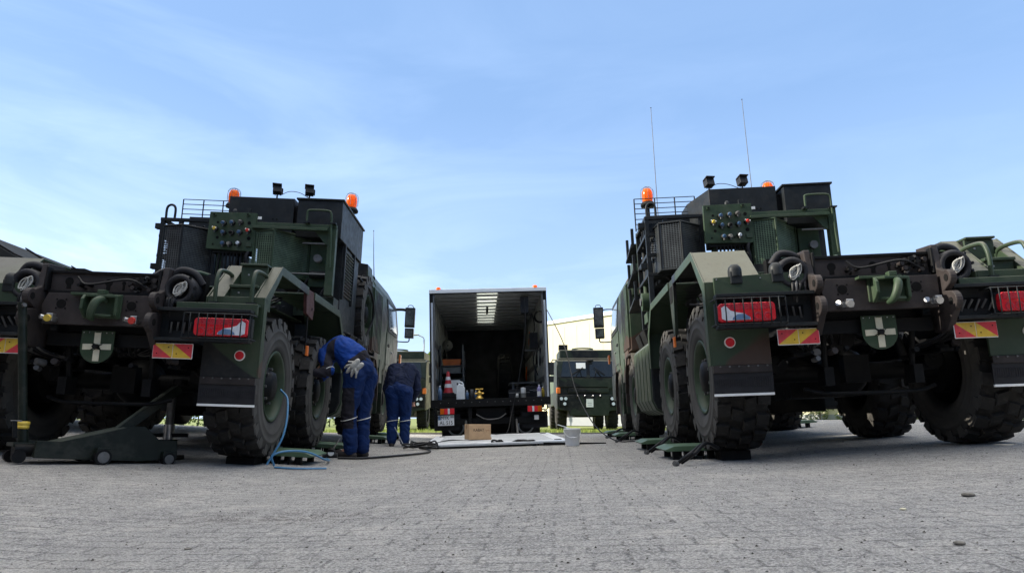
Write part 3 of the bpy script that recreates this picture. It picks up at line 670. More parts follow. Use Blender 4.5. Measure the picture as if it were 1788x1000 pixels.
        for sgm in (seg1, seg2):
            if sg > 0 and sgm is seg1:
                m.prism(sheet_pts(seg1[:2]), 0, 1.175, xo, 'camouflage_paint'); m.prism(sheet_pts(seg1[1:]), 0, xi, xo, 'camouflage_paint'); m.prism(sheet_pts(seg1[:2]), 0, xi, .925, 'camouflage_paint'); ck = [(.0,1.37),(.0,1.433),(.42,1.772),(.42,1.37)]; m.prism(ck, 0, .785, .798, 'camouflage_paint'); m.prism(ck, 0, .912, .925, 'camouflage_paint'); m.prism(ck, 0, 1.162, 1.175, 'camouflage_paint')
            else: m.prism(sheet_pts(sgm), 0, xi, xo, 'camouflage_paint')
            m.prism([(y, z+.004) for y, z in sgm]+[(y+(.055 if (i == 0 and sgm is seg1) else (-.06 if (i == 2 and sgm is seg2) else 0)), z-.075) for i, (y, z) in enumerate(sgm)][::-1], 0, xo, xo+sg*.012, 'camouflage_paint')
        m.box((min(xi,xo), .0, .79), (max(xi,xo), .02, 1.44), 'camouflage_paint')
        m.box((min(xo,xo+sg*.012), .0, .79), (max(xo,xo+sg*.012), .085, 1.44), 'camouflage_paint')
        m.box((min(xi,xo), 3.26, 1.0), (max(xi,xo), 3.29, 1.42), 'camouflage_paint'); m.box((min(xo,xo+sg*.012), 3.2, 1.0), (max(xo,xo+sg*.012), 3.29, 1.43), 'camouflage_paint')
        m.build('mudguard', T, .004)
        m = MB(); gp = [(1.36,1.745),(1.62,1.745),(1.60,1.55),(1.53,1.2),(1.44,1.2)]
        m.prism(gp if sg < 0 else [(1.30,1.745),(1.60,1.745),(1.66,1.58),(1.62,1.46),(1.36,1.50)], 0, xo-sg*.03, xo+sg*.002, 'camouflage_dark' if sg < 0 else 'oxide_brown'); m.prism([(1.41,1.68),(1.58,1.68),(1.57,1.52),(1.45,1.52)] if sg < 0 else [(1.55,1.58),(1.58,1.58),(1.58,1.55),(1.55,1.55)], 0, xo+sg*.0025, xo+sg*.005, 'hole_shade'); m.build('mudguard_bracket' if sg < 0 else 'bracket_plate', T, .004); m = MB(); m.box((min(xo,xo+sg*.02),1.44,1.08),(max(xo,xo+sg*.02),1.5,1.18),'orange_plastic'); m.box((min(xo-sg*.005,xo-sg*.02),1.46,1.15),(max(xo-sg*.005,xo-sg*.02),1.48,1.5),'black_metal')
        m.build('side_marker', T, .004)
        m = MB(); m.box((min(xi,xo)+.005,-.012,.735), (max(xi,xo)-.005,.0,.79), 'brown_paint')
        for i in range(6): m.cyl((sg*(.84+.07*i),-.012,.782), (sg*(.84+.07*i),-.02,.782), .007, 'dull_steel', n=8)
        m.build('clamp_bar', T, .006)
        m = MB(); zf = [(.0,.735),(.012,.735),(.02,.58),(.008,.58)]
        m.prism(zf, 0, xi, xo, 'rubber_flap')
        for i in range(26):
            x = xi+(xo-xi)*(.04+i*.037); zt = .70 if i < 13 else .685; m.cyl((x,.0005,zt), (x,.005,.63), .003, 'rubber_flap', n=5)
        m.box((min(xi,xo),.002,.562), (max(xi,xo),.022,.58), 'white_paint'); m.build('mud_flap', T, .002)
        # ribbed storage box between axles
        m = MB()
        for i in range(5):
            y0 = 3.42+i*.32; m.prism([(sg*.74,1.36),(sg*1.20,1.36),(sg*1.245,1.30),(sg*1.245,.62),(sg*1.19,.50),(sg*1.08,.44),(sg*.74,.44)], 1, y0+.02, y0+.30, 'camouflage_paint')
        m.prism([(sg*.74,1.34),(sg*1.20,1.34),(sg*1.225,1.29),(sg*1.225,.63),(sg*1.18,.52),(sg*1.07,.46),(sg*.74,.46)], 1, 3.40, 5.04, 'dark_paint')
        m.build('storage_box', T, .02, 3)
        for yy in (4.05, 4.6):
            m = MB(); m.box((sg*1.05-.16,yy-.2,1.42), (sg*1.05+.16,yy+.2,1.60), 'black_metal', Matrix.Rotation(sg*.3, 3, 'Y')); m.cyl((sg*1.1,yy-.25,1.5), (sg*1.1,yy+.22,1.55), .06, 'camouflage_dark'); m.build('stowage_bracket', T, .01)
    # deck
    m = MB(); m.box((-.78,.5,1.585), (.78,3.0,1.60), 'green_paint'); m.box((-.7,1.2,1.40), (.7,3.0,1.58), 'black_metal'); m.box((-.6,2.6,1.6), (.6,3.4,1.95), 'black_metal'); m.cyl((-.5,2.2,1.75),(.5,2.2,1.75),.12,'black_metal'); m.box((-1.1,3.3,1.45),(1.1,4.9,1.6),'dark_paint'); m.build('deck', T, .006)
    m = MB()
    for i in range(26):
        x, y = random.uniform(-.7,.7), random.uniform(.6,2.6); z = 1.62+random.random()*.12
        m.tube(bez([(x,y,1.61),(x+random.uniform(-.2,.2),y+.3,z+.1),(x+random.uniform(-.3,.3),y+.7,z+.04),(x+random.uniform(-.2,.2),y+1.1,1.75)],5), random.choice((.012,.016,.022)), random.choice(('cable_black','cable_black','rubber_flap','green_paint')), 6)
    for i in range(14):
        x, y = random.uniform(-.75,.75), random.uniform(.8,2.9); a_, b_, c_ = random.uniform(.04,.12), random.uniform(.05,.15), random.uniform(.06,.22)
        m.box((x-a_,y-b_,1.6),(x+a_,y+b_,1.6+c_),random.choice(('dark_paint','camouflage_dark','black_metal')))
    for i in range(10): x = random.uniform(-1.0,1.0); m.tube(bez([(x,3.35,1.65),(x+.05,3.25,1.9),(x+random.uniform(-.2,.2),3.3,2.2)],5), .014, 'cable_black', 6)
    m.build('pipework', T)
    m = MB()
    for sg in (-1, 1):
        for i in range(7):
            x = sg*random.uniform(.46,.62); m.tube(bez([(x,-.06,1.42),(x+random.uniform(-.03,.03),-.10,1.36),(x+random.uniform(-.06,.06),-.08,1.2),(x+random.uniform(-.05,.05),-.02,.98),(x*.8,.3,.9)],5), random.choice((.008,.011,.014)), random.choice(('cable_black','rubber_flap','dull_steel')), 6)
        for i in range(6): x = sg*random.uniform(.15,.6); z = random.uniform(.8,1.0); m.cyl((x,.05,z),(x+random.uniform(-.03,.03),-.02,z+.01),random.uniform(.012,.03),random.choice(('black_metal','dull_steel','black_metal','brown_paint')),n=8)
    m.build('air_lines', T)
    # --- superstructure
    m = MB()   # left equipment rack, open lattice
    D = 'dark_paint'
    for x in (-1.2,-.97,-.52):
        for y in (3.25,4.15): m.box((x,y,2.15), (x+.05,y+.05,2.92), D)
    for z in (2.15,2.4,2.66,2.88):
        for y in (3.25,4.15): m.box((-1.2,y-.004,z), (-.47,y+.054,z+.04), D)
        m.box((-1.204,3.25,z), (-1.16,4.2,z+.04), D)
    m.box((-.95,3.4,2.2), (-.50,4.1,2.62), D); m.box((-.93,3.6,2.62), (-.7,4.0,2.84), D); m.box((-1.14,3.5,2.2),(-1.0,4.0,2.36),D)
    for i in range(8): m.tube(bez([(-1.12+random.random()*.5,3.35,2.85),(-1.1+random.random()*.4,3.4,2.6),(-1.1+random.random()*.4,3.35,2.35)], 5), .014, 'cable_black', 6)
    for z in (2.78,2.25): m.box((-1.28,3.28,z), (-1.2,3.36,z+.07), D)
    for i in range(6): m.cyl((-1.15,3.3,2.45+.03*i), (-.98,3.3,2.45+.03*i), .006, D, n=6)
    for q in range(5): m.box((-1.17,3.30+q*.16,2.70),(-1.0,3.33+q*.16,2.84),D)
    m.box((-1.2,3.25,1.58), (-1.14,3.31,2.15), D); m.box((-.55,3.25,1.58), (-.49,3.31,2.15), D); m.box((-1.2,4.1,1.58), (-1.14,4.16,2.15), D)
    m.build('equipment_rack', T, .004)
    m = MB(); m.tube(bez([(-1.16,3.3,2.9),(-1.16,3.3,3.05),(-1.13,3.3,3.1),(-1.08,3.3,3.1),(-1.05,3.3,3.05),(-1.05,3.3,2.9)], 6), .016, D); m.build('grab_handle', T)
    m = MB()   # perforated guards
    def cage(poly, z0, z1, mat, nm, fr):
        m = MB(); n = len(poly)
        for i in range(n):
            a, b = poly[i], poly[(i+1) % n]; m.add([(a[0],a[1],z0),(b[0],b[1],z0),(b[0],b[1],z1),(a[0],a[1],z1)], [(0,1,2,3)], mat)
        m.add([(x,y,z1) for x, y in poly], [tuple(range(n))], fr); m.add([(x,y,z0) for x, y in poly], [tuple(range(n))[::-1]], fr)
        for i in range(n):
            a, b = poly[i], poly[(i+1) % n]; m.cyl((*a,z0), (*a,z1), .013, fr, n=6)
            for z in (z0, z1): m.cyl((*a,z), (*b,z), .013, fr, n=6)
        cx_ = sum(p[0] for p in poly)/n; cy_ = sum(p[1] for p in poly)/n
        m.prism([(cx_+(x-cx_)*.82, cy_+(y-cy_)*.82) for x, y in poly], 2, z0+.04, z1-.05, 'black_metal'); m.box((cx_-.1,cy_-.1,z0+.1), (cx_+.06,cy_+.1,z0+.25), 'dull_steel'); m.tube(bez([(cx_-.1,cy_-.08,z0+.1),(cx_+.05,cy_-.13,z0+.3),(cx_-.06,cy_-.1,z1-.1)], 6), .02, 'steel')  # black core added inside so no sky shows through the holes
        m.build(nm, T)
    cage([(.08,3.06),(.34,3.0),(.70,3.38),(.70,3.62),(.02,3.62),(.02,3.3)], 2.19, 2.75, 'perforated_green', 'perforated_guard', 'green_paint')
    cage([(-1.10,3.42),(-1.06,3.08),(-.80,3.0),(-.52,3.25),(-.52,3.62),(-1.1,3.62)], 2.18, 2.77, 'perforated_dark', 'perforated_guard', 'dark_paint')
    # coupling panel
    m = MB(); m.prism([(-.51,2.49),(.06,2.47),(.085,2.50),(.085,2.97),(-.50,2.97)], 1, 3.05, 3.10, 'green_paint'); m.box((-.45,3.1,2.45), (.02,3.3,2.9), 'dark_paint')
    for x, z in ((-.44,2.93),(-.02,2.945)): m.cyl((x,3.05,z), (x,3.03,z), .022, 'green_paint', n=10); m.cyl((x,3.031,z), (x,3.026,z), .012, 'hole_shade', n=8)
    for fx, fz, r in ((.86,.27,.022),(.88,.68,.024),(.22,.68,.018),(.14,.86,.012),(.2,.28,.015),(.6,.86,.012)): m.cyl((-.51+.595*fx,3.051,2.97-.49*fz), (-.51+.595*fx,3.046,2.97-.49*fz), r, 'hole_shade', n=12)
    m.box((-.01,3.03,2.53), (.06,3.05,2.58), 'camouflage_paint'); m.lathe([(.03,0),(.03,.03),(.015,.05),(0,.055)], 'dark_paint', (-.2,3.08,2.97), 'z', 12); m.box((-.06,3.06,2.97), (0,3.1,3.03), 'dark_paint'); m.box((.09,3.08,2.90),(.14,3.085,2.935),'label_white')
    cp = m.build('coupling_panel', T, .006)
    cps = [(.34,.30,'blue_cap'),(.52,.28,'blue_cap'),(.69,.26,'dull_steel'),(.35,.55,'blue_cap'),(.52,.55,'black_metal'),(.69,.53,'blue_cap'),(.37,.84,'blue_cap'),(.5,.84,'steel'),(.69,.82,'clear_lens'),(.18,.46,'yellow_paint'),(.87,.48,'red_paint')]
    for fx, fz, mt in cps:
        x, z = -.51+.595*fx, 2.97-.49*fz; m = MB(); m.cyl((x,3.05,z), (x,3.02,z), .033, 'black_metal', n=6, smooth=False); m.cyl((x,3.02,z), (x,2.985,z-.006), .026, 'dull_steel', n=14); m.cyl((x,2.985,z-.006), (x,2.965,z-.012), .023, mt, .018, n=12); m.tube(bez([(x+.02,3.0,z),(x+.035,2.98,z-.03),(x+.01,2.99,z-.055)],4), .004, 'cable_black', 5)
        if mt in ('yellow_paint','red_paint'): m.cyl((x-.03,3.0,z+.01), (x+.03,2.98,z-.01), .014, 'steel', n=8)
        m.cyl((x,3.0,z-.025), (x,3.0,z-.05), .01, 'dull_steel', n=6); m.build('hose_coupling', cp)
    m = MB(); m.box((-.40,3.15,1.6), (-.34,3.25,2.5), 'green_paint'); m.box((-.1,3.15,1.6), (-.04,3.25,2.5), 'green_paint')
    for i in range(9): x = -.36+.045*i; m.tube(bez([(x,3.12,2.5),(x+random.uniform(-.02,.02),3.13,2.3),(x+random.uniform(-.05,.05),3.2,1.95)], 6), .014, 'cable_black', 6)
    m.tube(bez([(.06,3.1,2.55),(.0,3.06,2.42),(.02,3.08,2.3),(.05,3.15,2.1)], 6), .022, 'rubber_flap'); m.build('panel_stand', T, .004)
    # tanks / housings on top
    m = MB(); m.prism([(-.52,3.9),(-.36,3.28),(.48,3.28),(.48,4.3),(-.52,4.3)], 2, 2.78, 3.25, 'dark_paint'); m.box((.44,3.35,2.8),(.56,4.0,3.15),'black_metal'); m.cyl((.5,3.5,2.9),(.5,3.5,3.2),.06,'black_metal')
    for x in (.22,.27): m.cyl((x,3.28,2.96), (x,3.275,2.96), .012, 'hole_shade', n=8)
    m.build('hydraulic_tank', T, .012)
    m = MB(); m.box((.55,3.2,2.72), (1.13,4.75,3.215), 'dark_paint'); m.box((.53,3.18,3.215), (1.15,4.78,3.24), 'dark_paint'); m.box((.55,3.55,1.6), (1.10,4.7,2.72), 'dark_paint')
    for i in range(14): m.box((1.10,3.62,2.05+i*.045), (1.125,4.2,2.075+i*.045), 'camouflage_dark', Matrix.Rotation(.4, 3, 'Y'))
    m.box((1.09,3.56,1.98), (1.135,3.60,2.72), 'dark_paint'); m.box((1.09,4.22,1.98), (1.135,4.26,2.72), 'dark_paint'); m.build('engine_housing', T, .006)
    m = MB(); G = 'green_paint'
    m.box((.05,3.06,2.80), (1.1,3.12,2.86), G); m.box((.05,3.0,2.765), (1.0,3.06,2.80), G); m.box((1.0,3.06,1.95), (1.10,3.16,2.83), G); m.prism([(1.0,2.80),(.80,2.80),(.97,2.60),(1.0,2.60)], 1, 3.08, 3.10, G)
    m.cyl((.68,3.1,2.615),(1.0,3.1,2.615),.012,'dull_steel'); m.cyl((.5,3.1,2.22),(1.0,3.1,2.22),.012,'dull_steel'); m.box((.72,3.35,2.1),(.98,3.4,2.7),G); m.box((.6,3.2,1.7),(1.1,3.5,1.95),'camouflage_dark'); m.cyl((.75,3.3,2.25),(.95,3.3,2.25),.05,'dark_paint'); m.cyl((.85,3.28,2.45),(.85,3.2,2.45),.05,'dull_steel')
    m.build('support_frame', T, .004)
    m = MB(); m.tube(bez([(.73,3.02,2.85),(.73,3.02,2.99),(.76,3.02,3.03),(.98,3.02,3.03),(1.03,3.02,2.99),(1.04,3.02,2.85),(1.06,3.02,2.3)], 6), .014, G); m.box((.70,3.0,2.86), (.76,3.08,2.885), 'dark_paint'); m.box((1.02,3.0,2.86), (1.1,3.08,2.875), 'dark_paint'); m.build('grab_handle', T)
    m = MB()   # railing
    for z in (2.93,3.0,3.07,3.15,3.22,3.29,3.36): m.cyl((-1.23,3.9,z), (-.41,3.9,z), .006, D, n=6)
    for x in (-1.23,-.95,-.68,-.41): m.cyl((x,3.9,2.9), (x,3.9,3.36), .009, D, n=6)
    m.box((-1.1,3.85,2.9),(-.45,4.6,3.1),D); m.build('railing', T)
    for sg in (-1, 1):
        px, py = sg*.90, 4.85; m = MB(); m.cyl((px,py,2.5), (px,py,3.60), .024, D); m.box((px-.04,py-.05,2.5), (px+.04,py+.05,2.56), D); bc = m.build('beacon', T)
        m = MB(); m.lathe([(.0,-.03),(.105,-.03),(.11,.0),(.085,.04),(0,.04)], 'black_metal', (px,py,3.56), 'z', 20); m.build('beacon_base', bc)
        m = MB(); m.lathe([(.074,.04),(.080,.14),(.076,.20),(.055,.245),(0,.26)], 'orange_lens', (px,py,3.56), 'z', 20); m.build('lens', bc)
        m = MB()
        for a in range(4):
            dx, dy = .098*cos(a*pi/4), .098*sin(a*pi/4); m.tube(bez([(px-dx,py-dy,3.63),(px-dx,py-dy,3.77),(px-dx*.6,py-dy*.6,3.825),(px,py,3.84),(px+dx*.6,py+dy*.6,3.825),(px+dx,py+dy,3.77),(px+dx,py+dy,3.63)], 5), .003, 'dull_steel', 5)
        m.build('lens_guard', bc)
    for x in (-.09, .38):
        m = MB(); m.cyl((x,4.35,3.2), (x,4.35,3.65), .012, D); m.cyl((x-.03,4.35,3.60),(x-.03,4.33,3.66),.006,D); wl = m.build('work_lamp', T)
        m = MB(); R_ = Matrix.Rotation(.25, 3, 'Z') @ Matrix.Rotation(-.25, 3, 'X'); m.box((x-.06,4.28,3.63), (x+.06,4.39,3.745), 'dark_plastic', R_); m.box((x-.066,4.25,3.735), (x+.066,4.38,3.75), 'dark_plastic', R_)
        for i in range(4): m.box((x-.062,4.37+.012*i,3.64), (x+.062,4.374+.012*i,3.735), 'black_metal', R_)
        m.build('lamp_head', wl, .006)
    m = MB(); m.tube(bez([(-.06,4.4,3.62),(.05,4.45,3.70),(.2,4.45,3.69),(.36,4.4,3.6)], 8), .005, 'cable_black', 5); m.build('cable', T)
    for i, z in enumerate((1.98,2.36,2.74)):   # folding steps on the left flank
        m = MB(); m.box((-1.27,4.25,z), (-1.06,5.0,z+.035), D, Matrix.Rotation(-.12, 3, 'X')); m.box((-1.26,4.25,z+.03), (-1.22,4.29,z+.30), D); m.box((-1.26,4.9,z+.03), (-1.22,4.94,z+.30), D); m.build('side_step', T, .004)
    m = MB(); m.tube([(-1.15,3.9,2.2),(-1.15,3.9,1.9),(-1.12,3.8,1.78)], .035, G); m.cyl((-1.08,3.75,1.9),(-1.24,3.75,1.9),.12,G); m.cyl((-1.24,3.75,1.9),(-1.26,3.75,1.9),.05,'dull_steel'); m.box((-1.2,3.6,1.62),(-.9,3.9,1.75),G); m.build('winch_pulley', T, .004)
    m = MB(); m.cyl((-1.12,4.05,2.1),(-1.12,4.05,3.0),.035,D); m.cyl((-1.18,4.2,2.1),(-1.18,4.2,2.95),.022,'camouflage_paint'); m.build('hydraulic_cylinder', T)
    sp = copy_tree(w0, T); sp.location = (.98, 5.35, 2.02); sp.rotation_euler = (0, 0, pi); sp.name = 'spare_wheel'
    m = MB(); m.box((-1.0,4.85,1.5),(.7,5.25,2.6),'black_metal'); m.tube(bez([(1.1,4.85,2.5),(1.22,5.3,2.35),(1.24,5.5,2.0),(1.15,5.3,1.6)],6),.02,'cable_black'); m.box((1.14,5.2,1.52),(1.2,5.3,1.62),'dull_steel'); m.build('engine_bulkhead', T, .01)
    # --- cab
    y0, y1 = 5.95, 9.25
    prof = [(-1.22,1.25),(1.22,1.25),(1.22,2.15),(1.17,2.62),(.98,2.92),(-.98,2.92),(-1.17,2.62),(-1.22,2.15)]
    m = MB(); vs = []
    rings = [(y0,1),(y0+.02,1),(8.7,1),(9.05,.985),(9.25,.96)]
    ptop = lambda y, z: z if y < 8.7 else (z-max(0, z-2.1)*.10*(y-8.7)/.55)
    for y, s_ in rings: vs += [(x*s_, y+(0 if z < 2.0 else -max(0, y-9.0)*1.2*(z-2.0)), ptop(y, z)) for x, z in prof]
    n = 8; fs = [tuple(range(8)), tuple(range(len(vs)-8, len(vs)))[::-1]]+[(i*n+(j+1) % n, i*n+j, (i+1)*n+j, (i+1)*n+(j+1) % n) for i in range(len(rings)-1) for j in range(n)]
    m.add(vs, fs, 'camouflage_paint'); m.box((-1.15,y0+.3,.95), (1.15,9.2,1.25), 'dark_paint'); m.box((-.95,y0+.3,2.92), (.95,8.3,2.96), 'camouflage_dark'); m.cyl((.2,7.2,2.9),(.2,7.2,3.02),.4,'camouflage_dark',n=24)
    cb = m.build('cab', T, .02, 3)
    for sg in (-1, 1):
        xs = sg*1.225; m = MB()
        def side(poly, t0, t1, mat):
            # follow the tumblehome of the cab flank
            def off(z): return 0 if z < 2.15 else -(z-2.15)*.106
            vs = [(sg*(1.22+t0+off(z)), y, z) for y, z in poly]+[(sg*(1.22+t1+off(z)), y, z) for y, z in poly]; k_ = len(poly)
            m.add(vs, [tuple(range(k_)), tuple(range(k_, 2*k_))[::-1]]+[(i, (i+1) % k_, k_+(i+1) % k_, k_+i) for i in range(k_)], mat)
        side([(7.35,1.98),(8.70,1.98),(8.55,2.56),(7.35,2.58)], .0, .014, 'dark_paint'); wd = m.build('side_window', cb)
        m = MB(); side([(7.43,2.05),(8.58,2.05),(8.46,2.5),(7.43,2.5)], .0145, .018, 'window_glass'); m.build('pane', wd)
        m = MB(); side([(7.25,1.27),(8.85,1.27),(8.85,1.93),(8.80,1.95),(7.25,1.95)], .002, .012, 'camouflage_paint'); m.cyl((xs,7.5,1.72),(xs+sg*.02,7.5,1.72),.03,'black_metal'); m.box((min(xs,xs+sg*.02),7.4,1.7),(max(xs,xs+sg*.02),7.6,1.74),'black_metal'); m.cyl((xs,7.9,1.62),(xs+sg*.03,7.9,1.62),.02,'steel'); m.build('door', cb, .004)
        m = MB()   # ribbed air intake behind the cab
        m.prism([(sg*.95,1.45),(sg*1.2,1.45),(sg*1.2,2.5),(sg*1.12,2.68),(sg*.95,2.72)], 1, 5.55, 6.6, 'camouflage_paint')
        for i in range(7): yy = 5.60+.14*i; m.prism([(sg*1.2,1.47),(sg*1.235,1.49),(sg*1.235,2.48),(sg*1.2,2.52)], 1, yy, yy+.075, 'camouflage_paint')
        m.prism([(sg*.8,2.3),(sg*1.15,2.3),(sg*1.1,2.86),(sg*.8,2.9)], 1, 5.5, 5.95, 'camouflage_paint')
        m.build('air_intake', cb, .006)
        m = MB()   # front wheel arches
        for wy in WY[2:]:
            pl = []
            for i in range(9): a = radians(200-i*27.5); pl.append((wy+.74*cos(a), min(1.40, WZ+.72*sin(a))))
            m.prism(pl+[(y*1+(wy-y)*.06, z-.03) for y, z in pl][::-1], 0, sg*.8, sg*1.24, 'camouflage_dark')
        m.box((min(sg*.9,sg*1.23),6.55,1.0),(max(sg*.9,sg*1.23),6.9,1.4),'camouflage_paint'); m.box((min(sg*1.0,sg*1.22),8.45,.75),(max(sg*1.0,sg*1.22),9.1,.80),'dark_paint'); m.box((min(sg*1.1,sg*1.22),8.4,.8),(max(sg*1.1,sg*1.22),9.2,1.25),'dark_paint')
        m.build('wheel_arch', cb, .006)
        m = MB(); m.box((min(sg*1.24,sg*1.28),9.1,1.5),(max(sg*1.24,sg*1.28),9.22,1.68),'orange_plastic'); m.build('marker_lamp', cb, .01)
        # mirrors
        m = MB(); X0 = sg*1.44; yq = 9.0
        m.tube(bez([(sg*1.14,8.9,2.60),(sg*1.27,yq,2.62),(X0-sg*.03,yq,2.60)], 6), .03 if sg > 0 else .012, 'dark_paint'); mr = m.build('mirror', cb); m = MB(); m.tube(bez([(sg*1.2,8.95,1.94),(sg*1.36,yq,1.94),(X0,yq,1.96),(X0,yq,2.06)], 6), .012, 'dark_paint')
        m.build('lower_arm', mr)
        m = MB(); m.box((X0-.10,yq-.06,2.25),(X0+.10,yq+.08,2.66),'dark_plastic'); m.box((X0-.085,yq-.10,2.02),(X0+.095,yq+.05,2.22),'dark_plastic'); m.tube(bez([(X0-.06,yq,2.66),(X0-.04,yq,2.71),(X0+.04,yq,2.71),(X0+.07,yq,2.65)],5),.008,'dark_plastic'); m.build('housing', mr, .035, 4)
        m = MB(); m.box((X0-.08,yq-.0635,2.29),(X0+.08,yq-.061,2.62),'mirror_glass'); m.box((X0-.065,yq-.1035,2.045),(X0+.075,yq-.101,2.195),'mirror_glass'); m.build('mirror_glass', mr)
    return T
RT = build_truck((2.79, 5.25, .07), 3.3, 1.9, 0, 'heavy camouflaged army truck on the right, seen from behind, its left flank in daylight')
LT = copy_tree(RT); LT.location = (-3.30, 5.55, -.01)
LT.rotation_euler = (Matrix.Rotation(radians(2.3), 3, 'Z') @ Matrix.Rotation(radians(1.7), 3, 'Y') @ Matrix.Rotation(radians(.7), 3, 'X')).to_euler()
LT['label'] = 'heavy camouflaged army truck on the left, rear raised beside a trolley jack, all in shade'
for c in list(RT.children):
    if c.name.startswith('air_coupling'):
        c.data = c.data.copy()
        for i_, m_ in enumerate(c.data.materials):
            if m_.name in ('yellow_paint', 'red_paint'): c.data.materials[i_] = MATS['steel']
# whip antennas: two tall ones on the right truck, one short on the left
def whip(T, x, y, z0, z1, lean):
    m = MB(); m.cyl((x,y,z0), (x,y,z0+.12), .02, 'black_metal'); m.tube([(x,y,z0+.1),(x+lean*.5,y,(z0+z1)/2),(x+lean,y,z1)], .007, 'dull_steel', 6, rr=[.009,.006,.004]); m.lathe([(0,-.012),(.012,0),(0,.012)], 'black_metal', (x+lean,y,z1), 'z', 8); m.build('antenna', T)
whip(RT, -.64, 5.6, 2.9, 5.46, .02); whip(RT, .90, 5.6, 2.9, 5.52, -.02); whip(LT, 1.08, 6.3, 2.68, 3.62, -.06)
# ------------------------------------------------------------------ weighing pads under the wheels
def TW_(T, x, y, z):
    M = Matrix.LocRotScale(T.location, T.rotation_euler, None); return M @ Vector((x, y, z))
def pad(T, wy, sg, label, ext=.40, grp='wheel pads under the right truck'):
    t = empty('weighing_pad', label, 'wheel pad', (0,0,0), 0, grp)
    xi, xo = .98, 1.12+ext; a = TW_(T, sg*(xi+xo)/2, wy+.42, 0); gz = g(a.x, a.y); w = (xo-xi)/2
    t.location = (a.x, a.y, gz); t.rotation_euler = (0, -atan2(g(a.x+.3)-g(a.x-.3), .6), T.rotation_euler.z)
    zt = .115; q = sg
    m = MB(); m.prism([(-w,zt-.03),(-w+.08,zt),(w-.08,zt),(w,zt-.03),(w-.02,zt-.045),(-w+.02,zt-.045)], 1, -.30, .30, 'pad_green'); m.build('plate', t, .005)
    for x in (-w+.10, -w+.20, w-.14):
        for y in (-.26, .2): m = MB(); m.box((x-.028, y, -.02), (x+.028, y+.06, zt-.044), 'black_metal'); m.build('foot', t)
    for x in (-.02, .06): m = MB(); m.box((x-.006, -.27, -.01), (x+.006, -.25, zt-.044), 'black_metal'); m.build('strut', t)
    zc = TW_(T, sg*1.0, wy, WZ-WR); b = TW_(T, sg*1.0, wy, 0); h = max(.02, zc.z-g(b.x, b.y)+.006); dx = (b.x-a.x); zz = g(b.x, b.y)-gz-dx*tan(-t.rotation_euler[1])
    m = MB(); m.box((min(-sg*(w-.12), -sg*(w+.12)), -.54, zz-.01), (max(-sg*(w-.12), -sg*(w+.12)), -.30, zz+h), 'black_metal'); m.build('ramp', t, .004)  # black filler under the tyre, its colour stands in for contact shadow
    return t
def lead(T, wy, sg, out, name, label, n=2, grp=None, mat='cable_black'):
    o0 = None; m = MB()
    for i in range(n):
        p0 = TW_(T, sg*1.16, wy-.28+.05*i, 0); p1 = TW_(T, sg*(1.28), wy-.40+.04*i, 0); p2 = TW_(T, sg*(1.40+.03*i), wy-.60, 0); p3 = TW_(T, sg*(1.2+out+.04*i), wy-.52-.05*i, 0)
        zz = [g(p.x, p.y) for p in (p0,p1,p2,p3)]
        m.tube(bez([(p0.x,p0.y,zz[0]+.11),(p1.x,p1.y,zz[1]+.155),(p2.x,p2.y,zz[2]+.10),(p3.x,p3.y,zz[3]+.018)], 8), .014, mat, 7)
    m.cyl((p3.x,p3.y,zz[3]+.018), (p3.x-sg*-.03,p3.y-.03,zz[3]+.02), .02, 'dull_steel', n=8)
    return tag(m.build(name), label, 'cable', grp)
plain('pad_green', (.060, .115, .062), .5, 0, .15, 6, 0, ((.16, .15, .12), .4))
nm = ('rearmost', 'second', 'third', 'foremost')
for i, wy in enumerate(WY):
    pad(RT, wy, -1, 'green wheel weighing pad under the %s left-flank wheel of the right truck' % nm[i])
    lead(RT, wy, -1, .30, 'pad_cable', 'pair of black leads bent over the pad of the %s wheel, right truck' % nm[i], 2, 'black leads of the wheel pads')
    pad(LT, wy, 1, 'green wheel weighing pad under the %s right-flank wheel of the left truck' % nm[i], .42, 'wheel pads under the left truck')
    if i == 2: pad(RT, wy, 1, 'green wheel weighing pad at the far side under the %s wheel of the right truck' % nm[i], .5)

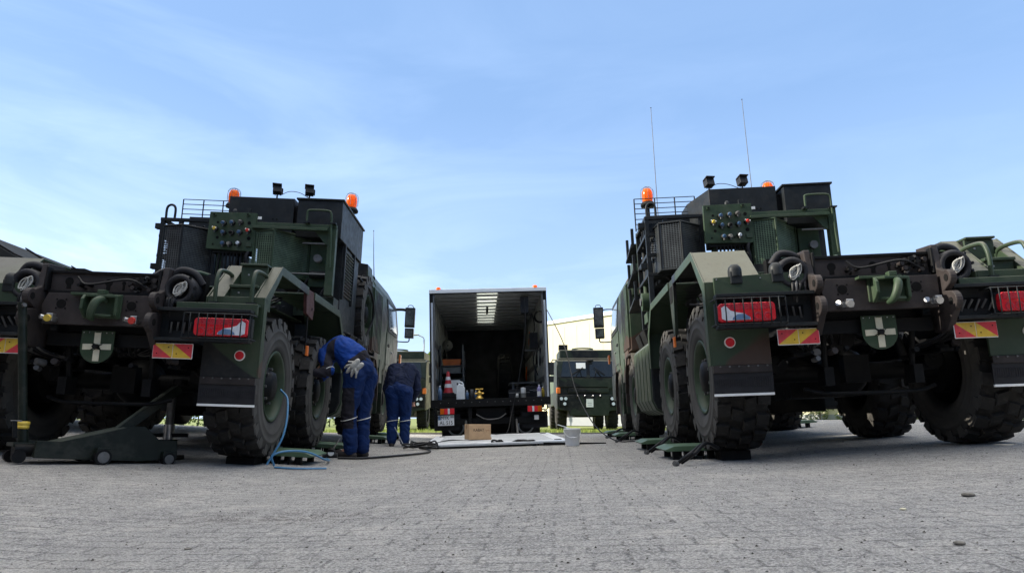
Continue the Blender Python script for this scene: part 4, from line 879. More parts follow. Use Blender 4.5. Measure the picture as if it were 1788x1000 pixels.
# ------------------------------------------------------------------ trolley jack, bottle jack, hoses on the left
def trolley_jack():
    A = Vector((-3.60, 5.22, 0)); B = Vector((-2.90, 6.02, 0)); d = B-A; an = atan2(d.y, d.x); Ln = d.length
    t = empty('trolley_jack', 'long dark green trolley jack lying under the rear of the left truck', 'jack', (A.x, A.y, .05)); t.location.z = g(A.x)-.0
    t.rotation_euler = (0, radians(3.2), an)
    G = 'jack_green'; plain(G, (.007, .011, .008), .45, 0, .3, 10, 0, ((.06, .06, .05), .5))
    m = MB(); pf = [(.06,.045),(.06,.165),(.22,.165),(.72,.30),(.80,.30),(.92,.20),(Ln,.20),(Ln+.02,.06),(.8,.03),(.45,.0+.035)]
    for y in (-.16, .13): m.prism(pf, 1, y, y+.03, G)
    m.prism([(.18,.155),(.22,.158),(.70,.288),(.66,.288)], 1, -.13, .13, 'dull_green'); m.box((.06,-.13,.05),(Ln,.13,.08),G); m.box((.84,-.13,.08),(Ln+.01,.13,.19),G)
    m.build('frame', t, .008)
    m = MB(); m.box((-.0,-.05,-.035),(.62,.05,.035),G); m.box((.02,-.035,.035),(.5,.035,.04),'dull_green'); o = m.build('lift_arm', t, .01); o.location = (.62,0,.22); o.rotation_euler = (0, radians(-42), 0)
    m = MB(); m.cyl((0,0,0),(0,0,.05),.06,'black_metal'); o = m.build('saddle', t, .005); o.location = (1.09,0,.66)
    for (x, y) in ((.50,-.20),(.50,.20),(1.0,-.18),(1.0,.18)):
        r = .058 if x < .9 else .05; m = MB(); m.cyl((x,y-.028,r),(x,y+.028,r),r,'black_metal',n=24); m.cyl((x,y-.03,r),(x,y+.03,r),r*.72,'dull_steel',n=20); m.box((x-.05,y-.02,r*1.3),(x+.05,y+.02,r*2.2),G); m.build('wheel', t, .004)
    for y in (-.1, .1): m = MB(); m.cyl((-.02,y-.02,.05),(-.02,y+.02,.05),.045,'black_metal'); m.build('castor', t, .004)
    m = MB(); m.cyl((-.05,-.06,.10),(.08,-.06,.10),.05,'black_metal'); m.box((-.06,-.09,.12),(.1,.09,.15),G); m.cyl((.02,0,.15),(.02,0,1.16),.030,G,n=16); m.cyl((.02,0,.15),(.02,0,.24),.037,G,n=16); m.cyl((.02,-.06,1.14),(.02,.10,1.14),.014,'dull_steel'); m.cyl((-.07,-.06,.3),(-.0,-.06,.3),.005,'dull_steel'); m.box((-.06,-.07,.18),(-.03,-.05,.30),'black_metal')
    m.v = [(x-max(0,z-.14)*.17, y, z) for x,y,z in m.v]; hd = m.build('handle', t, .004)
    m = MB(); m.lathe([(.033,0),(.04,.005),(.04,.022),(.036,.026),(.041,.03),(.041,.05),(.033,.055)], 'yellow_paint', (.0,0,.245), 'z', 20); m.build('ring', hd)
plain('dull_green', (.075, .085, .07), .6, 0, .3, 12)
trolley_jack()
def bottle_jack():
    x, y = -3.02, 6.28; t = empty('bottle_jack', 'black bottle jack with bright piston and T bar beside the trolley jack', 'jack', (x, y, g(x)))
    m = MB(); m.box((-.11,-.10,.0),(.11,.10,.035),'black_metal'); m.cyl((0,0,.035),(0,0,.17),.075,'black_metal'); m.build('body', t, .006)
    m = MB(); m.cyl((0,0,.17),(0,0,.30),.045,'steel',n=20); m.cyl((0,0,.30),(0,0,.62),.034,'dull_steel',n=16); m.cyl((0,0,.62),(0,0,.65),.055,'black_metal'); m.build('piston', t)
    m = MB(); m.box((-.17,-.015,.19),(-.03,.015,.225),'black_metal'); m.box((.03,-.015,.19),(.17,.015,.225),'black_metal'); m.build('bar', t, .004)
bottle_jack()
def hose(name, pts, r, mat, label, cat='hose', grp=None, n=10): 
    m = MB(); m.tube(bez(pts, n), r, mat, 8); return tag(m.build(name), label, cat, grp)
hub = TW_(LT, 1.24, .72, .72)
hose('air_hose', [hub, (hub.x+.10,hub.y-.1,.58), (hub.x+.13,hub.y-.25,.30), (hub.x+.02,hub.y-.3,.05)], .009, 'blue_hose', 'thin blue hose arching down from the rear hub of the left truck', grp='blue air hoses')
hose('air_hose', [(-2.00,6.05,.04),(-2.01,6.02,.12),(-1.93,6.1,.155),(-1.80,6.3,.14),(-1.72,6.6,.06),(-1.78,7.0,.03),(-1.9,7.35,.03)], .009, 'blue_hose', 'blue hose looping low over the pad toward the tyre inflator', grp='blue air hoses')
hose('air_hose', [(-1.98,6.0,.03),(-1.8,5.98,.022),(-1.55,6.02,.02)], .008, 'blue_hose', 'short straight blue hose lying in front of the nearest left pad', grp='blue air hoses')
def inflator():
    t = empty('tyre_inflator', 'black hand tyre inflator on the paving before the bent worker', 'inflator', (-1.88, 7.40, g(-1.88)))
    m = MB(); m.cyl((-.07,0,.04),(.08,.0,.04),.026,'dark_plastic'); m.box((-.05,-.02,.05),(.06,.02,.075),'dark_plastic'); m.build('grip', t, .006)
    m = MB(); m.cyl((.02,-.03,.07),(.02,.0,.09),.04,'black_metal',n=20); m.cyl((.02,-.033,.07),(.02,-.03,.07),.033,'label_white',n=20); m.build('gauge', t)
inflator()
hose('air_hose', [(-1.80,7.42,.03),(-1.55,7.55,.02),(-1.25,8.1,.02),(-1.05,8.9,.015),(-1.10,9.5,.02),(-1.28,9.9,.03)], .013, 'cable_black', 'black hose running from the inflator across the paving to the coil', grp='black hoses on the paving')
cp_ = []
for i in range(46):
    a = i*.55; r = .20+.05*sin(i*.9)+.04*cos(i*.37); cp_.append((-1.27+r*cos(a), 9.95+r*.9*sin(a)+.05*sin(i*.2), .03+.10*abs(sin(a*.5+i*.05))*(.3+.7*(i % 7)/7)))
hose('coiled_cable', cp_+[(-1.2,10.3,.05),(-1.0,11.2,.09),(-.72,11.3,.085)], .011, 'cable_black', 'tangled coil of black cable left of the lowered tail lift', 'cable', 'black hoses on the paving', 4)
hose('coiled_cable', [(.10+.28*cos(i*.7)+.05*sin(i*1.9)-.03*i/9, 10.35+.05*sin(i*.7)+.02*sin(i*2.3), .06+.03*(i % 3)) for i in range(26)], .014, 'cable_black', 'bunched black cable lying across the front of the tail lift', 'cable', 'black hoses on the paving', 4)
m = MB(); m.box((.45,10.25,g(.6)+.002),(1.35,10.29,g(.9)+.03),'black_metal'); tag(m.build('steel_bar', None, .004), 'flat black bar lying between tail lift and white bucket', 'bar')
m = MB(); m.cyl((-1.94,7.60,g(-1.9)+.02),(-1.83,7.62,.235),.007,'steel',n=8); tag(m.build('tyre_lever'), 'slim steel lever standing up beside the bent worker\'s shoe', 'lever')
m = MB(); m.cyl((-1.62,10.78,g(-1.62)+.01),(-1.78,10.80,.30),.008,'steel',n=8); tag(m.build('tyre_lever'), 'slim steel lever leaning at the far worker\'s feet', 'lever')

# ------------------------------------------------------------------ lorry with open box body
BR = Matrix.Rotation(radians(2.6), 3, 'Z') @ Matrix.Rotation(radians(-1.9), 3, 'Y')
BM = Matrix.LocRotScale(Vector((-.40, 14.2, .02)), BR.to_euler(), None)
def box_lorry():
    t = empty('box_lorry', 'lorry with an open box body, tail lift lowered onto the paving', 'lorry', (-.40, 14.2, .02)); t.rotation_euler = BR.to_euler()
    H, F, Wd, Ln = 3.02, .80, 1.19, 6.6
    m = MB()
    for sg in (-1, 1):
        m.box((min(sg*(Wd-.035),sg*Wd), .05, F), (max(sg*(Wd-.035),sg*Wd), Ln, H-.03), 'box_white')
        m.box((min(sg*(Wd-.036),sg*(Wd-.045)), .06, F), (max(sg*(Wd-.036),sg*(Wd-.045)), Ln-.05, H-.05), 'interior_wall')
        for z in (1.15,1.55,1.95): m.box((min(sg*(Wd-.046),sg*(Wd-.062)), .1, z), (max(sg*(Wd-.046),sg*(Wd-.062)), Ln-.06, z+.11), 'dull_steel')
        for i in range(9): m.box((min(sg*(Wd-.0462),sg*(Wd-.058)), .3+i*.7, F), (max(sg*(Wd-.0462),sg*(Wd-.058)), .36+i*.7, H-.06), 'hall_grey')
    m.build('side_wall', t)
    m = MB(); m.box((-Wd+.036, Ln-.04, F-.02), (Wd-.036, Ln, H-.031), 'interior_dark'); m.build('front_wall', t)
    m = MB(); m.box((-Wd,.05,H-.03),(-.235,Ln,H),'interior_wall'); m.box((.215,.05,H-.03),(Wd,Ln,H),'interior_wall'); m.box((-.235,5.0,H-.03),(.215,Ln,H),'interior_wall'); m.box((-.235,.05,H-.03),(.215,.25,H),'interior_wall')
    for i in range(13): y = .32+i*.48; m.box((-Wd+.05,y,H-.075),(Wd-.05,y+.10,H-.031),'hall_grey')
    m.box((-.02,1.7,H-.12),(.03,2.6,H-.08),'dark_plastic')
    rf = m.build('roof', t)
    m = MB(); m.box((-.235,.25,H-.022),(.215,5.0,H-.008),'skylight_panel'); m.build('skylight', rf)
    m = MB(); m.box((-Wd-.02,-.02,H-.06),(Wd+.02,.05,H+.025),'box_white'); m.box((-Wd-.015,-.03,H-.08),(Wd+.015,-.02,H-.05),'black_metal')
    for sg in (-1, 1): m.box((min(sg*(Wd-.05),sg*(Wd+.015)),-.02,F-.1),(max(sg*(Wd-.05),sg*(Wd+.015)),.05,H-.061),'black_metal'); m.cyl((sg*(Wd-.035),-.03,F-.05),(sg*(Wd-.035),-.03,H-.25),.022,'silver_post',n=10); m.box((min(sg*(Wd-.09),sg*(Wd-.055)),.0,F),(max(sg*(Wd-.09),sg*(Wd-.055)),.04,H-.08),'dull_steel')
    m.build('door_frame', t, .005)
    for sx in (-1.02, .98):
        m = MB(); m.lathe([(.05,0),(.05,.03),(.03,.05),(0,.052)], 'orange_lens', (sx,.02,H+.025), 'z', 14); m.build('roof_marker', t)
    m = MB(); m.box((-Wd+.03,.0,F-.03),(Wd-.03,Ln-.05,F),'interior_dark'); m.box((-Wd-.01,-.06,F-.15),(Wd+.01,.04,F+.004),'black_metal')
    for i in range(14): m.cyl((-1.0+i*.155,-.062,F-.06),(-1.0+i*.155,-.068,F-.06),.01,'dull_steel',n=8)
    m.build('floor', t, .005)
    m = MB()
    for sg in (-1, 1): m.box((sg*.42-.04,-.0,.45),(sg*.42+.04,6.8,.64),'black_metal')
    m.box((-1.1,.3,.60),(1.1,6.5,.765),'black_metal'); m.box((-1.1,.05,.30),(1.1,.15,.42),'black_metal'); m.cyl((-.6,.35,.55),(.6,.35,.55),.07,'black_metal'); m.box((-.3,.1,.42),(.3,.5,.62),'black_metal'); m.tube(bez([(-.3,.0,.5),(-.1,-.02,.40),(.15,-.02,.41),(.3,.0,.5)],6),.012,'dull_steel'); m.box((-1.1,1.8,.25),(1.1,4.4,.6),'black_metal'); m.box((-.60,.7,.10),(.60,1.8,.62),'black_metal')
    for x in (-.42,.42): m.box((x-.03,-.55,.05),(x+.03,.1,.12),'black_metal'); m.box((x-.03,-.1,.08),(x+.03,-.02,.46),'black_metal'); m.cyl((x*1.2,-.3,.1),(x*1.2,.1,.4),.025,'dull_steel')
    m.build('chassis_frame', t, .005)
    for sg in (-1, 1):
        for yy in (1.25, 5.9):
            w = bpy.data.objects.new('wheel', LW.data); COL.objects.link(w); w.parent = t; w.location = (sg*.82, yy, .43)
            w.rotation_euler = (0, 0, pi) if sg > 0 else (0, 0, 0)
        m = MB(); m.cyl((sg*.72,.62,.33),(sg*.72,.60,.33),.20,'dull_steel',r2=.20,n=28) if False else m.lathe([(.135,.0),(.15,-.012),(.165,-.012),(.17,.0)],'silver_post',(sg*.72,.60,.25),'y',30); mk = m.build('hub_ring', t)
        text('W', .15, 'silver_post', mk, (sg*.72,.59,.25))
        m = MB(); m.box((min(sg*.6,sg*1.02),.62,.05),(max(sg*.6,sg*1.02),1.0,.60),'rubber_flap'); m.build('wheel_cover', t, .004); m = MB(); m.box((min(sg*.62,sg*1.14),.10,.20),(max(sg*.62,sg*1.14),.115,.52),'rubber_flap'); m.build('mud_flap', t, .004)
        m = MB(); m.box((min(sg*.72,sg*1.02),-.08,.51),(max(sg*.72,sg*1.02),-.01,.64),'dark_plastic'); tl = m.build('tail_light', t, .008)
        m = MB(); m.box((min(sg*.73,sg*.82),-.095,.52),(max(sg*.73,sg*.82),-.08,.63),'red_lens'); m.box((min(sg*.86,sg*.93),-.095,.52),(max(sg*.86,sg*.93),-.08,.63),'red_lens'); m.build('brake_lens', tl, .004)
        m = MB(); m.box((min(sg*.82,sg*.86),-.094,.52),(max(sg*.82,sg*.86),-.08,.63),'clear_lens'); m.build('reverse_lens', tl, .004)
        m = MB(); m.box((min(sg*.93,sg*1.01),-.095,.52),(max(sg*.93,sg*1.01),-.08,.63),'orange_lens'); m.build('indicator_lens', tl, .004)
        m = MB(); m.tube(bez([(sg*1.02,-.05,.62),(sg*1.10,-.08,.66),(sg*1.13,-.08,.58),(sg*1.06,-.06,.53)],5),.010,'black_metal'); m.tube(bez([(sg*1.0,-.05,.56),(sg*1.08,-.08,.55),(sg*1.12,-.08,.48),(sg*1.05,-.06,.46)],5),.010,'black_metal'); m.build('buffer_loop', t)
    m = MB(); m.box((-1.06,-.04,.30),(-.74,-.03,.50),'white_plastic'); m.box((-1.055,-.042,.41),(-1.005,-.0405,.495),'blue_bottle'); lp = m.build('licence_plate', t, .003)
    text('MYK **', .105, 'print_black', lp, (-.875,-.043,.445), sx=.78); text('AL 515', .105, 'print_black', lp, (-.895,-.043,.35), sx=.85)
    m = MB(); m.box((.86,-.02,.36),(.95,-.012,.45),'label_white'); m.build('sticker', t, .002)
    m = MB()   # tail lift platform lying on the paving
    def pl(x0, x1, ya, yb, za, zb, mat, dz): m.add([(x0,ya,za+dz),(x1,ya,za+dz),(x1,yb,zb+dz),(x0,yb,zb+dz),(x0,ya,za),(x1,ya,za),(x1,yb,zb),(x0,yb,zb)], [(0,1,2,3),(7,6,5,4),(4,5,1,0),(5,6,2,1),(6,7,3,2),(7,4,0,3)], mat)
    pl(-1.05,1.05,-3.9,-.75,.04,.085,'aluminium',.03); pl(-.86,.86,-3.55,-2.55,.0755,.0895,'mesh_floor',.0); m.v[-8:] = [(x,y,z+.003) if i < 4 else (x,y,z-.01) for i, (x,y,z) in enumerate(m.v[-8:])]
    pl(-.86,.86,-2.4,-1.2,.0925,.1095,'mesh_floor',.0); m.v[-8:] = [(x,y,z+.003) if i < 4 else (x,y,z-.01) for i, (x,y,z) in enumerate(m.v[-8:])]
    pl(-1.06,1.06,-3.98,-3.9,.035,.045,'silver_post',.03)
    for x in (-.92,.92): 
        for y in (-3.7,-1.2): m.box((x-.05,y,.070+(y+3.9)*.0143),(x+.05,y+.12,.079+(y+3.9)*.0143),'black_metal')
    m.build('tail_lift', t, .003)
    m = MB(); m.tube(bez([(.76,.1,2.85),(.74,.0,2.2),(.62,-.05,1.4),(.40,-.2,.5),(.27,-.6,.13),(.0,-1.0,.13)], 8), .010, 'cable_black', 6); m.box((.68,.2,2.55),(.84,.4,2.9),'dark_plastic'); m.build('pull_rope', t)
    m = MB()
    rq = random.Random(5)
    for i in range(16):
        sg = -1 if i < 7 else 1; y = rq.uniform(.4, 5.2); z = rq.uniform(1.3, 2.6); q_ = rq.uniform(.05, .14)
        m.tube(bez([(sg*1.09,y,z),(sg*1.06,y+.05,z-.25),(sg*1.08,y+.15,z-.35),(sg*1.09,y+.22,z)],5), rq.choice((.008,.012,.016)), rq.choice(('cable_black','dull_steel','webbing','orange_plastic')), 6)
    m.build('wall_straps', t); m = MB()
    for i in range(3): m.lathe([(.10+.01*i,0),(.115+.01*i,.01),(.10+.01*i,.02)],'cable_black',(1.10,.45+.03*i,2.5),'y',18)
    m.build('cable_loop', t); m = MB(); m.box((.92,1.2,1.9),(1.1,1.5,2.25),'dark_plastic'); m.tube(bez([(1.0,1.35,2.7),(1.05,1.3,2.4),(1.0,1.3,2.2)],5),.012,'cable_black'); m.tube(bez([(1.05,1.3,1.9),(.98,1.2,1.6),(1.06,1.1,1.3)],5),.012,'cable_black'); m.box((.80,1.25,1.85),(1.12,1.3,1.88),'dull_steel')
    m.build('control_box', t, .005)
    m = MB(); m.box((.45,1.3,1.14),(1.12,2.3,1.17),'dull_steel'); m.box((.5,1.35,F),(.55,1.4,1.14),'dull_steel'); m.box((1.05,1.35,F),(1.1,1.4,1.14),'dull_steel'); m.build('work_bench', t, .004)
    m = MB()
    for z in (1.45, 1.62): m.box((-1.12,2.0,z),(-.55,3.6,z+.02),'dull_steel')
    for y in (2.0,3.55): m.box((-.6,y,F),(-.56,y+.04,2.1),'dull_steel'); m.box((-1.12,y,F),(-1.08,y+.04,2.1),'dull_steel')
    m.box((-1.12,2.0,1.3),(-.55,3.6,1.32),'dull_steel'); m.build('shelf', t, .003)
    return t
LW = wheel_proto(.43, .27); LWc = list(LW.children)
BL = box_lorry()
for o in LWc+[LW]: bpy.data.objects.remove(o)
def inb(name, label, cat, x, y, z=.80, grp='cargo in the lorry'):
    p = BM @ Vector((x, y, z)); o = empty(name, label, cat, p, 0, grp); o.rotation_euler = BR.to_euler(); return o
t = inb('traffic_cone', 'red and white traffic cone on the left of the lorry floor', 'cone', -.88, .75, .955)
m = MB(); pr = [(.105,.0),(.098,.10),(.096,.10),(.072,.235),(.07,.235),(.052,.335),(.05,.335),(.03,.46),(.0,.465)]
for i, mt in ((0,'red_sheeting'),(2,'white_plastic'),(4,'red_sheeting'),(6,'white_plastic')): pass
m.lathe([(.105,.0),(.086,.12)],'red_sheeting',n=24); m.lathe([(.087,.12),(.071,.20)],'white_plastic',n=24); m.lathe([(.071,.20),(.058,.28)],'red_sheeting',n=24); m.lathe([(.0585,.28),(.046,.35)],'white_plastic',n=24); m.lathe([(.046,.35),(.028,.46),(.0,.465)],'red_sheeting',n=24); m.build('body', t)
m = MB(); m.box((-.13,-.13,-.02),(.13,.13,.012),'dark_plastic'); m.build('base', t, .01)
for i, z in enumerate((.80,.875)):
    t = inb('plastic_crate', ('black slatted crate on the lorry floor, under another crate','black slatted crate below the traffic cone, upper of two')[i], 'crate', -.86, .78, z)
    m = MB(); m.box((-.22,-.22,0),(.22,.22,.012),'dark_plastic')
    for zz in (.012,.040): 
        for y in (-.22,.205): m.box((-.22,y,zz+.003),(.22,y+.015,zz+.022),'dark_plastic')
        for x in (-.22,.205): m.box((x,-.205,zz+.003),(x+.015,.205,zz+.022),'dark_plastic')
    for x in (-.22,.2): 
        for y in (-.22,.2): m.box((x,y,0),(x+.02,y+.02,.066),'dark_plastic')
    m.build('slatted_body', t, .003)
t = inb('jerrycan', 'milky white plastic jerrycan beside the traffic cone', 'canister', -.61, .35)
m = MB(); m.prism([(-.09,0),(.09,0),(.09,.24),(.05,.31),(-.03,.335),(-.09,.27)], 1, -.075, .075, 'milky_plastic'); m.build('body', t, .022, 3)
m = MB(); m.tube(bez([(-.06,0,.30),(-.02,0,.37),(.04,0,.35),(.06,0,.29)],5),.016,'milky_plastic'); m.build('handle', t); m = MB(); m.cyl((-.05,0,.31),(-.06,0,.35),.022,'dark_plastic'); m.build('cap', t)
t = inb('hydrant_fitting', 'yellow brass valve fitting with cross handle on the lorry floor edge', 'valve', -.225, .35)
m = MB(); m.lathe([(.075,0),(.08,.03),(.05,.06),(.035,.09),(.055,.12),(.05,.15),(.02,.17),(.02,.20)],'brass'); m.cyl((-.09,0,.12),(.09,0,.12),.022,'brass'); m.build('body', t); m = MB(); m.cyl((-.08,0,.21),(.08,0,.21),.013,'brass'); m.cyl((0,-.05,.21),(0,.05,.21),.013,'brass'); m.build('handle', t)
for x, y, h, r, mt, lb in ((-1.03,.25,.30,.045,'blue_bottle','tall blue plastic bottle by the left door post'),(-.48,.5,.20,.035,'blue_bottle','small blue bottle just right of the jerrycan'),(-.38,.5,.22,.04,'dull_steel','steel spray can between the jerrycan and the brass valve'),(-.30,.5,.19,.03,'blue_bottle','slim blue bottle touching the left of the brass valve'),(1.00,.2,.26,.045,'purple_bottle','purple spray bottle with white label by the right door post'),(1.08,.28,.22,.035,'yellow_paint','yellow bottle squeezed against the right door post'),(.70,.65,.23,.055,'label_white','white printed tin standing before the black cases'),(.55,.35,.10,.03,'label_white','small white pot on the lorry floor edge')):
    t = inb('bottle' if 'bottle' in lb else 'can', lb, 'bottle' if 'bottle' in lb else 'can', x, y)
    m = MB(); m.lathe([(0,0),(r,0),(r,h*.68),(r*.8,h*.76),(r*.38,h*.84),(r*.36,h*.92)] if 'bottle' in lb else [(0,0),(r,0),(r,h*.94),(r*.9,h*.97),(0,h*.97)], mt, n=16); m.build('body', t)
    m = MB(); m.cyl((0,0,h*.92),(0,0,h),r*.42,'white_plastic' if mt != 'dull_steel' else 'dark_plastic',n=12); m.build('cap', t)
    if mt == 'purple_bottle' or mt == 'label_white':
        m = MB(); m.lathe([(r*1.02,h*.1),(r*1.02,h*.48)],'label_white' if mt == 'purple_bottle' else 'grey_case',n=16); m.build('label', t)
for (x,y,w,h,mt,lb) in ((.62,.95,.22,.20,'dark_plastic','black tool case left on the right side of the lorry floor'),(.95,1.0,.18,.27,'dark_plastic','black tool case standing next to the right lorry wall')):
    t = inb('tool_case', lb, 'case', x, y); m = MB(); m.box((-w,-.2,0),(w,.2,h),mt); m.box((-w-.004,-.204,h*.62),(w+.004,.204,h*.66),'hall_grey'); m.build('body', t, .015); m = MB(); m.tube(bez([(-.06,0,h),(-.05,0,h+.04),(.05,0,h+.04),(.06,0,h)],5),.01,'dark_plastic'); m.build('handle', t)
    m = MB(); m.box((-.03,-.215,h*.55),(.03,-.205,h*.72),'dull_steel'); m.build('latch', t)
t = inb('storage_tub', 'orange tub on the upper shelf inside the lorry', 'tub', -.85, 2.3, 1.64); m = MB(); m.prism([(-.19,0),(.19,0),(.22,.16),(-.22,.16)],1,-.2,.2,'orange_plastic'); m.box((-.23,-.21,.15),(.23,.21,.165),'dark_plastic'); m.build('body', t, .01)
t = inb('storage_tub', 'grey tub on the shelf right below the orange tub', 'tub', -.85, 2.25, 1.47); m = MB(); m.prism([(-.2,0),(.2,0),(.22,.13),(-.22,.13)],1,-.2,.2,'grey_case'); m.box((-.23,-.21,.12),(.23,.21,.135),'grey_case'); m.build('body', t, .01)
t = inb('paper_sheet', 'white sheet of paper leaning behind the traffic cone', 'paper', -.74, .98, .95); m = MB(); m.box((-.1,0,0),(.1,.006,.3),'label_white',Matrix.Rotation(-.2,3,'X')); m.build('sheet', t)
t = inb('large_tyre', 'large black tyre standing deep inside the lorry', 'tyre', .45, 4.3, .80+.62); m = MB(); prf = [(.33,-.16),(.45,-.19),(.58,-.17),(.62,-.12),(.62,.12),(.58,.17),(.45,.19),(.33,.16),(.33,-.16)]; m.lathe(prf,'tyre_rubber',(0,0,0),'x',40)
for i in range(28):
    a = 2*pi*i/28
    for sg in (-1,1): m.box((sg*.07-.06,-.02,.60),(sg*.07+.06,.045,.645),'tyre_rubber'); m.v[-8:] = [(x,y*cos(a)-z*sin(a),y*sin(a)+z*cos(a)) for x,y,z in m.v[-8:]]
m.build('tread', t)
t = inb('cable_reel', 'round cable reel hanging on the left wall inside the lorry', 'reel', -.98, 3.0, 2.2); m = MB(); m.lathe([(.03,-.05),(.13,-.05),(.13,-.04),(.07,-.035),(.07,.035),(.13,.04),(.13,.05),(.03,.05)],'grey_case',(0,0,0),'y',24); m.build('drum', t); m = MB(); m.tube([(0,0,.06),(0,0,.35)],.008,'dull_steel'); m.build('hook', t)
# slack air line from the lorry's upper right corner to the pads
p0 = BM @ Vector((1.17,.0,2.65)); hose('air_line', [p0, (1.01,13.6,1.85), (1.13,12.6,.95), (1.28,11.2,.35), (1.46,10.2,.13), (1.7,9.9,.12)], .009, 'cable_black', 'thin black line hanging from the lorry corner to the right truck pads', 'cable', 'black hoses on the paving')

# carton and bucket
t = empty('carton', 'brown cardboard carton with black print on the tail lift', 'box', (-.545, 11.30, .105), radians(19))
m = MB(); m.box((-.18,-.13,0),(.18,.13,.235),'cardboard'); cb_ = m.build('body', t, .006)
m = MB(); m.box((-.18,-.012,.2352),(.18,.012,.2362),'dull_green'); m.box((-.181,-.02,.16),(-.1802,.02,.2352),'fabric_rust'); m.build('tape', t)
text('KABAT', .062, 'print_black', t, (-.02,-.1310,.145), sx=.9); text('tyre', .05, 'fabric_rust', t, (.125,-.1310,.145), sx=.75)
m = MB(); m.box((.13,-.1316,-.02),(.19,-.1306,.035),'cardboard'); m.build('flap', t)
t = empty('bucket', 'white plastic bucket with wire handle on the paving', 'bucket', (.83, 9.85, g(.83)))
m = MB(); m.lathe([(.0,.0),(.092,.0),(.095,.01),(.112,.215),(.118,.216),(.118,.235),(.110,.235),(.107,.215),(.088,.015),(0,.012)],'white_plastic',n=36); m.build('body', t)
m = MB(); m.tube(bez([(-.118,0,.21),(-.105,-.07,.16),(-.04,-.125,.115),(.04,-.125,.115),(.105,-.07,.16),(.118,0,.21)],6),.0035,'milky_plastic',6); m.cyl((-.03,-.128,.113),(.03,-.128,.113),.007,'white_plastic',n=8); m.build('handle', t)
m = MB(); m.cyl((.02,.0,.22),(-.20,.02,.285),.006,'milky_plastic',n=8); tag(m.build('stirring_stick'), 'white stick lying in the bucket and poking out left', 'stick').location = (.83,9.85,g(.83))
# loose stones
for i, (x, y, s_, lb) in enumerate(((1.97,3.13,.024,'brown pebble on the paving, right half'),(1.51,2.81,.011,'tiny pale pebble nearer than the brown pebble'),(1.28,2.10,.014,'dark flat stone nearest the camera on the right'),(-1.08,2.45,.010,'small dark stone nearest the camera on the left'))):
    m = MB(); vs = []; rn = random.Random(40+i)
    m.lathe([(0,-.5),(.6,-.42),(.95,-.1),(.9,.25),(.5,.5),(0,.55)],'stone' if i != 1 else 'cream_paint',n=12); m.v = [(x_*1.3*(1+.2*mnoise.noise((x_*2,y_*2,z_*2+i)))*s_, y_*s_*(1+.25*mnoise.noise((y_*2,i,z_*2))), z_*s_*.8) for x_,y_,z_ in m.v]
    o = tag(m.build('pebble'), lb, 'pebble', 'loose stones on the paving'); o.location = (x, y, g(x)+s_*.35)

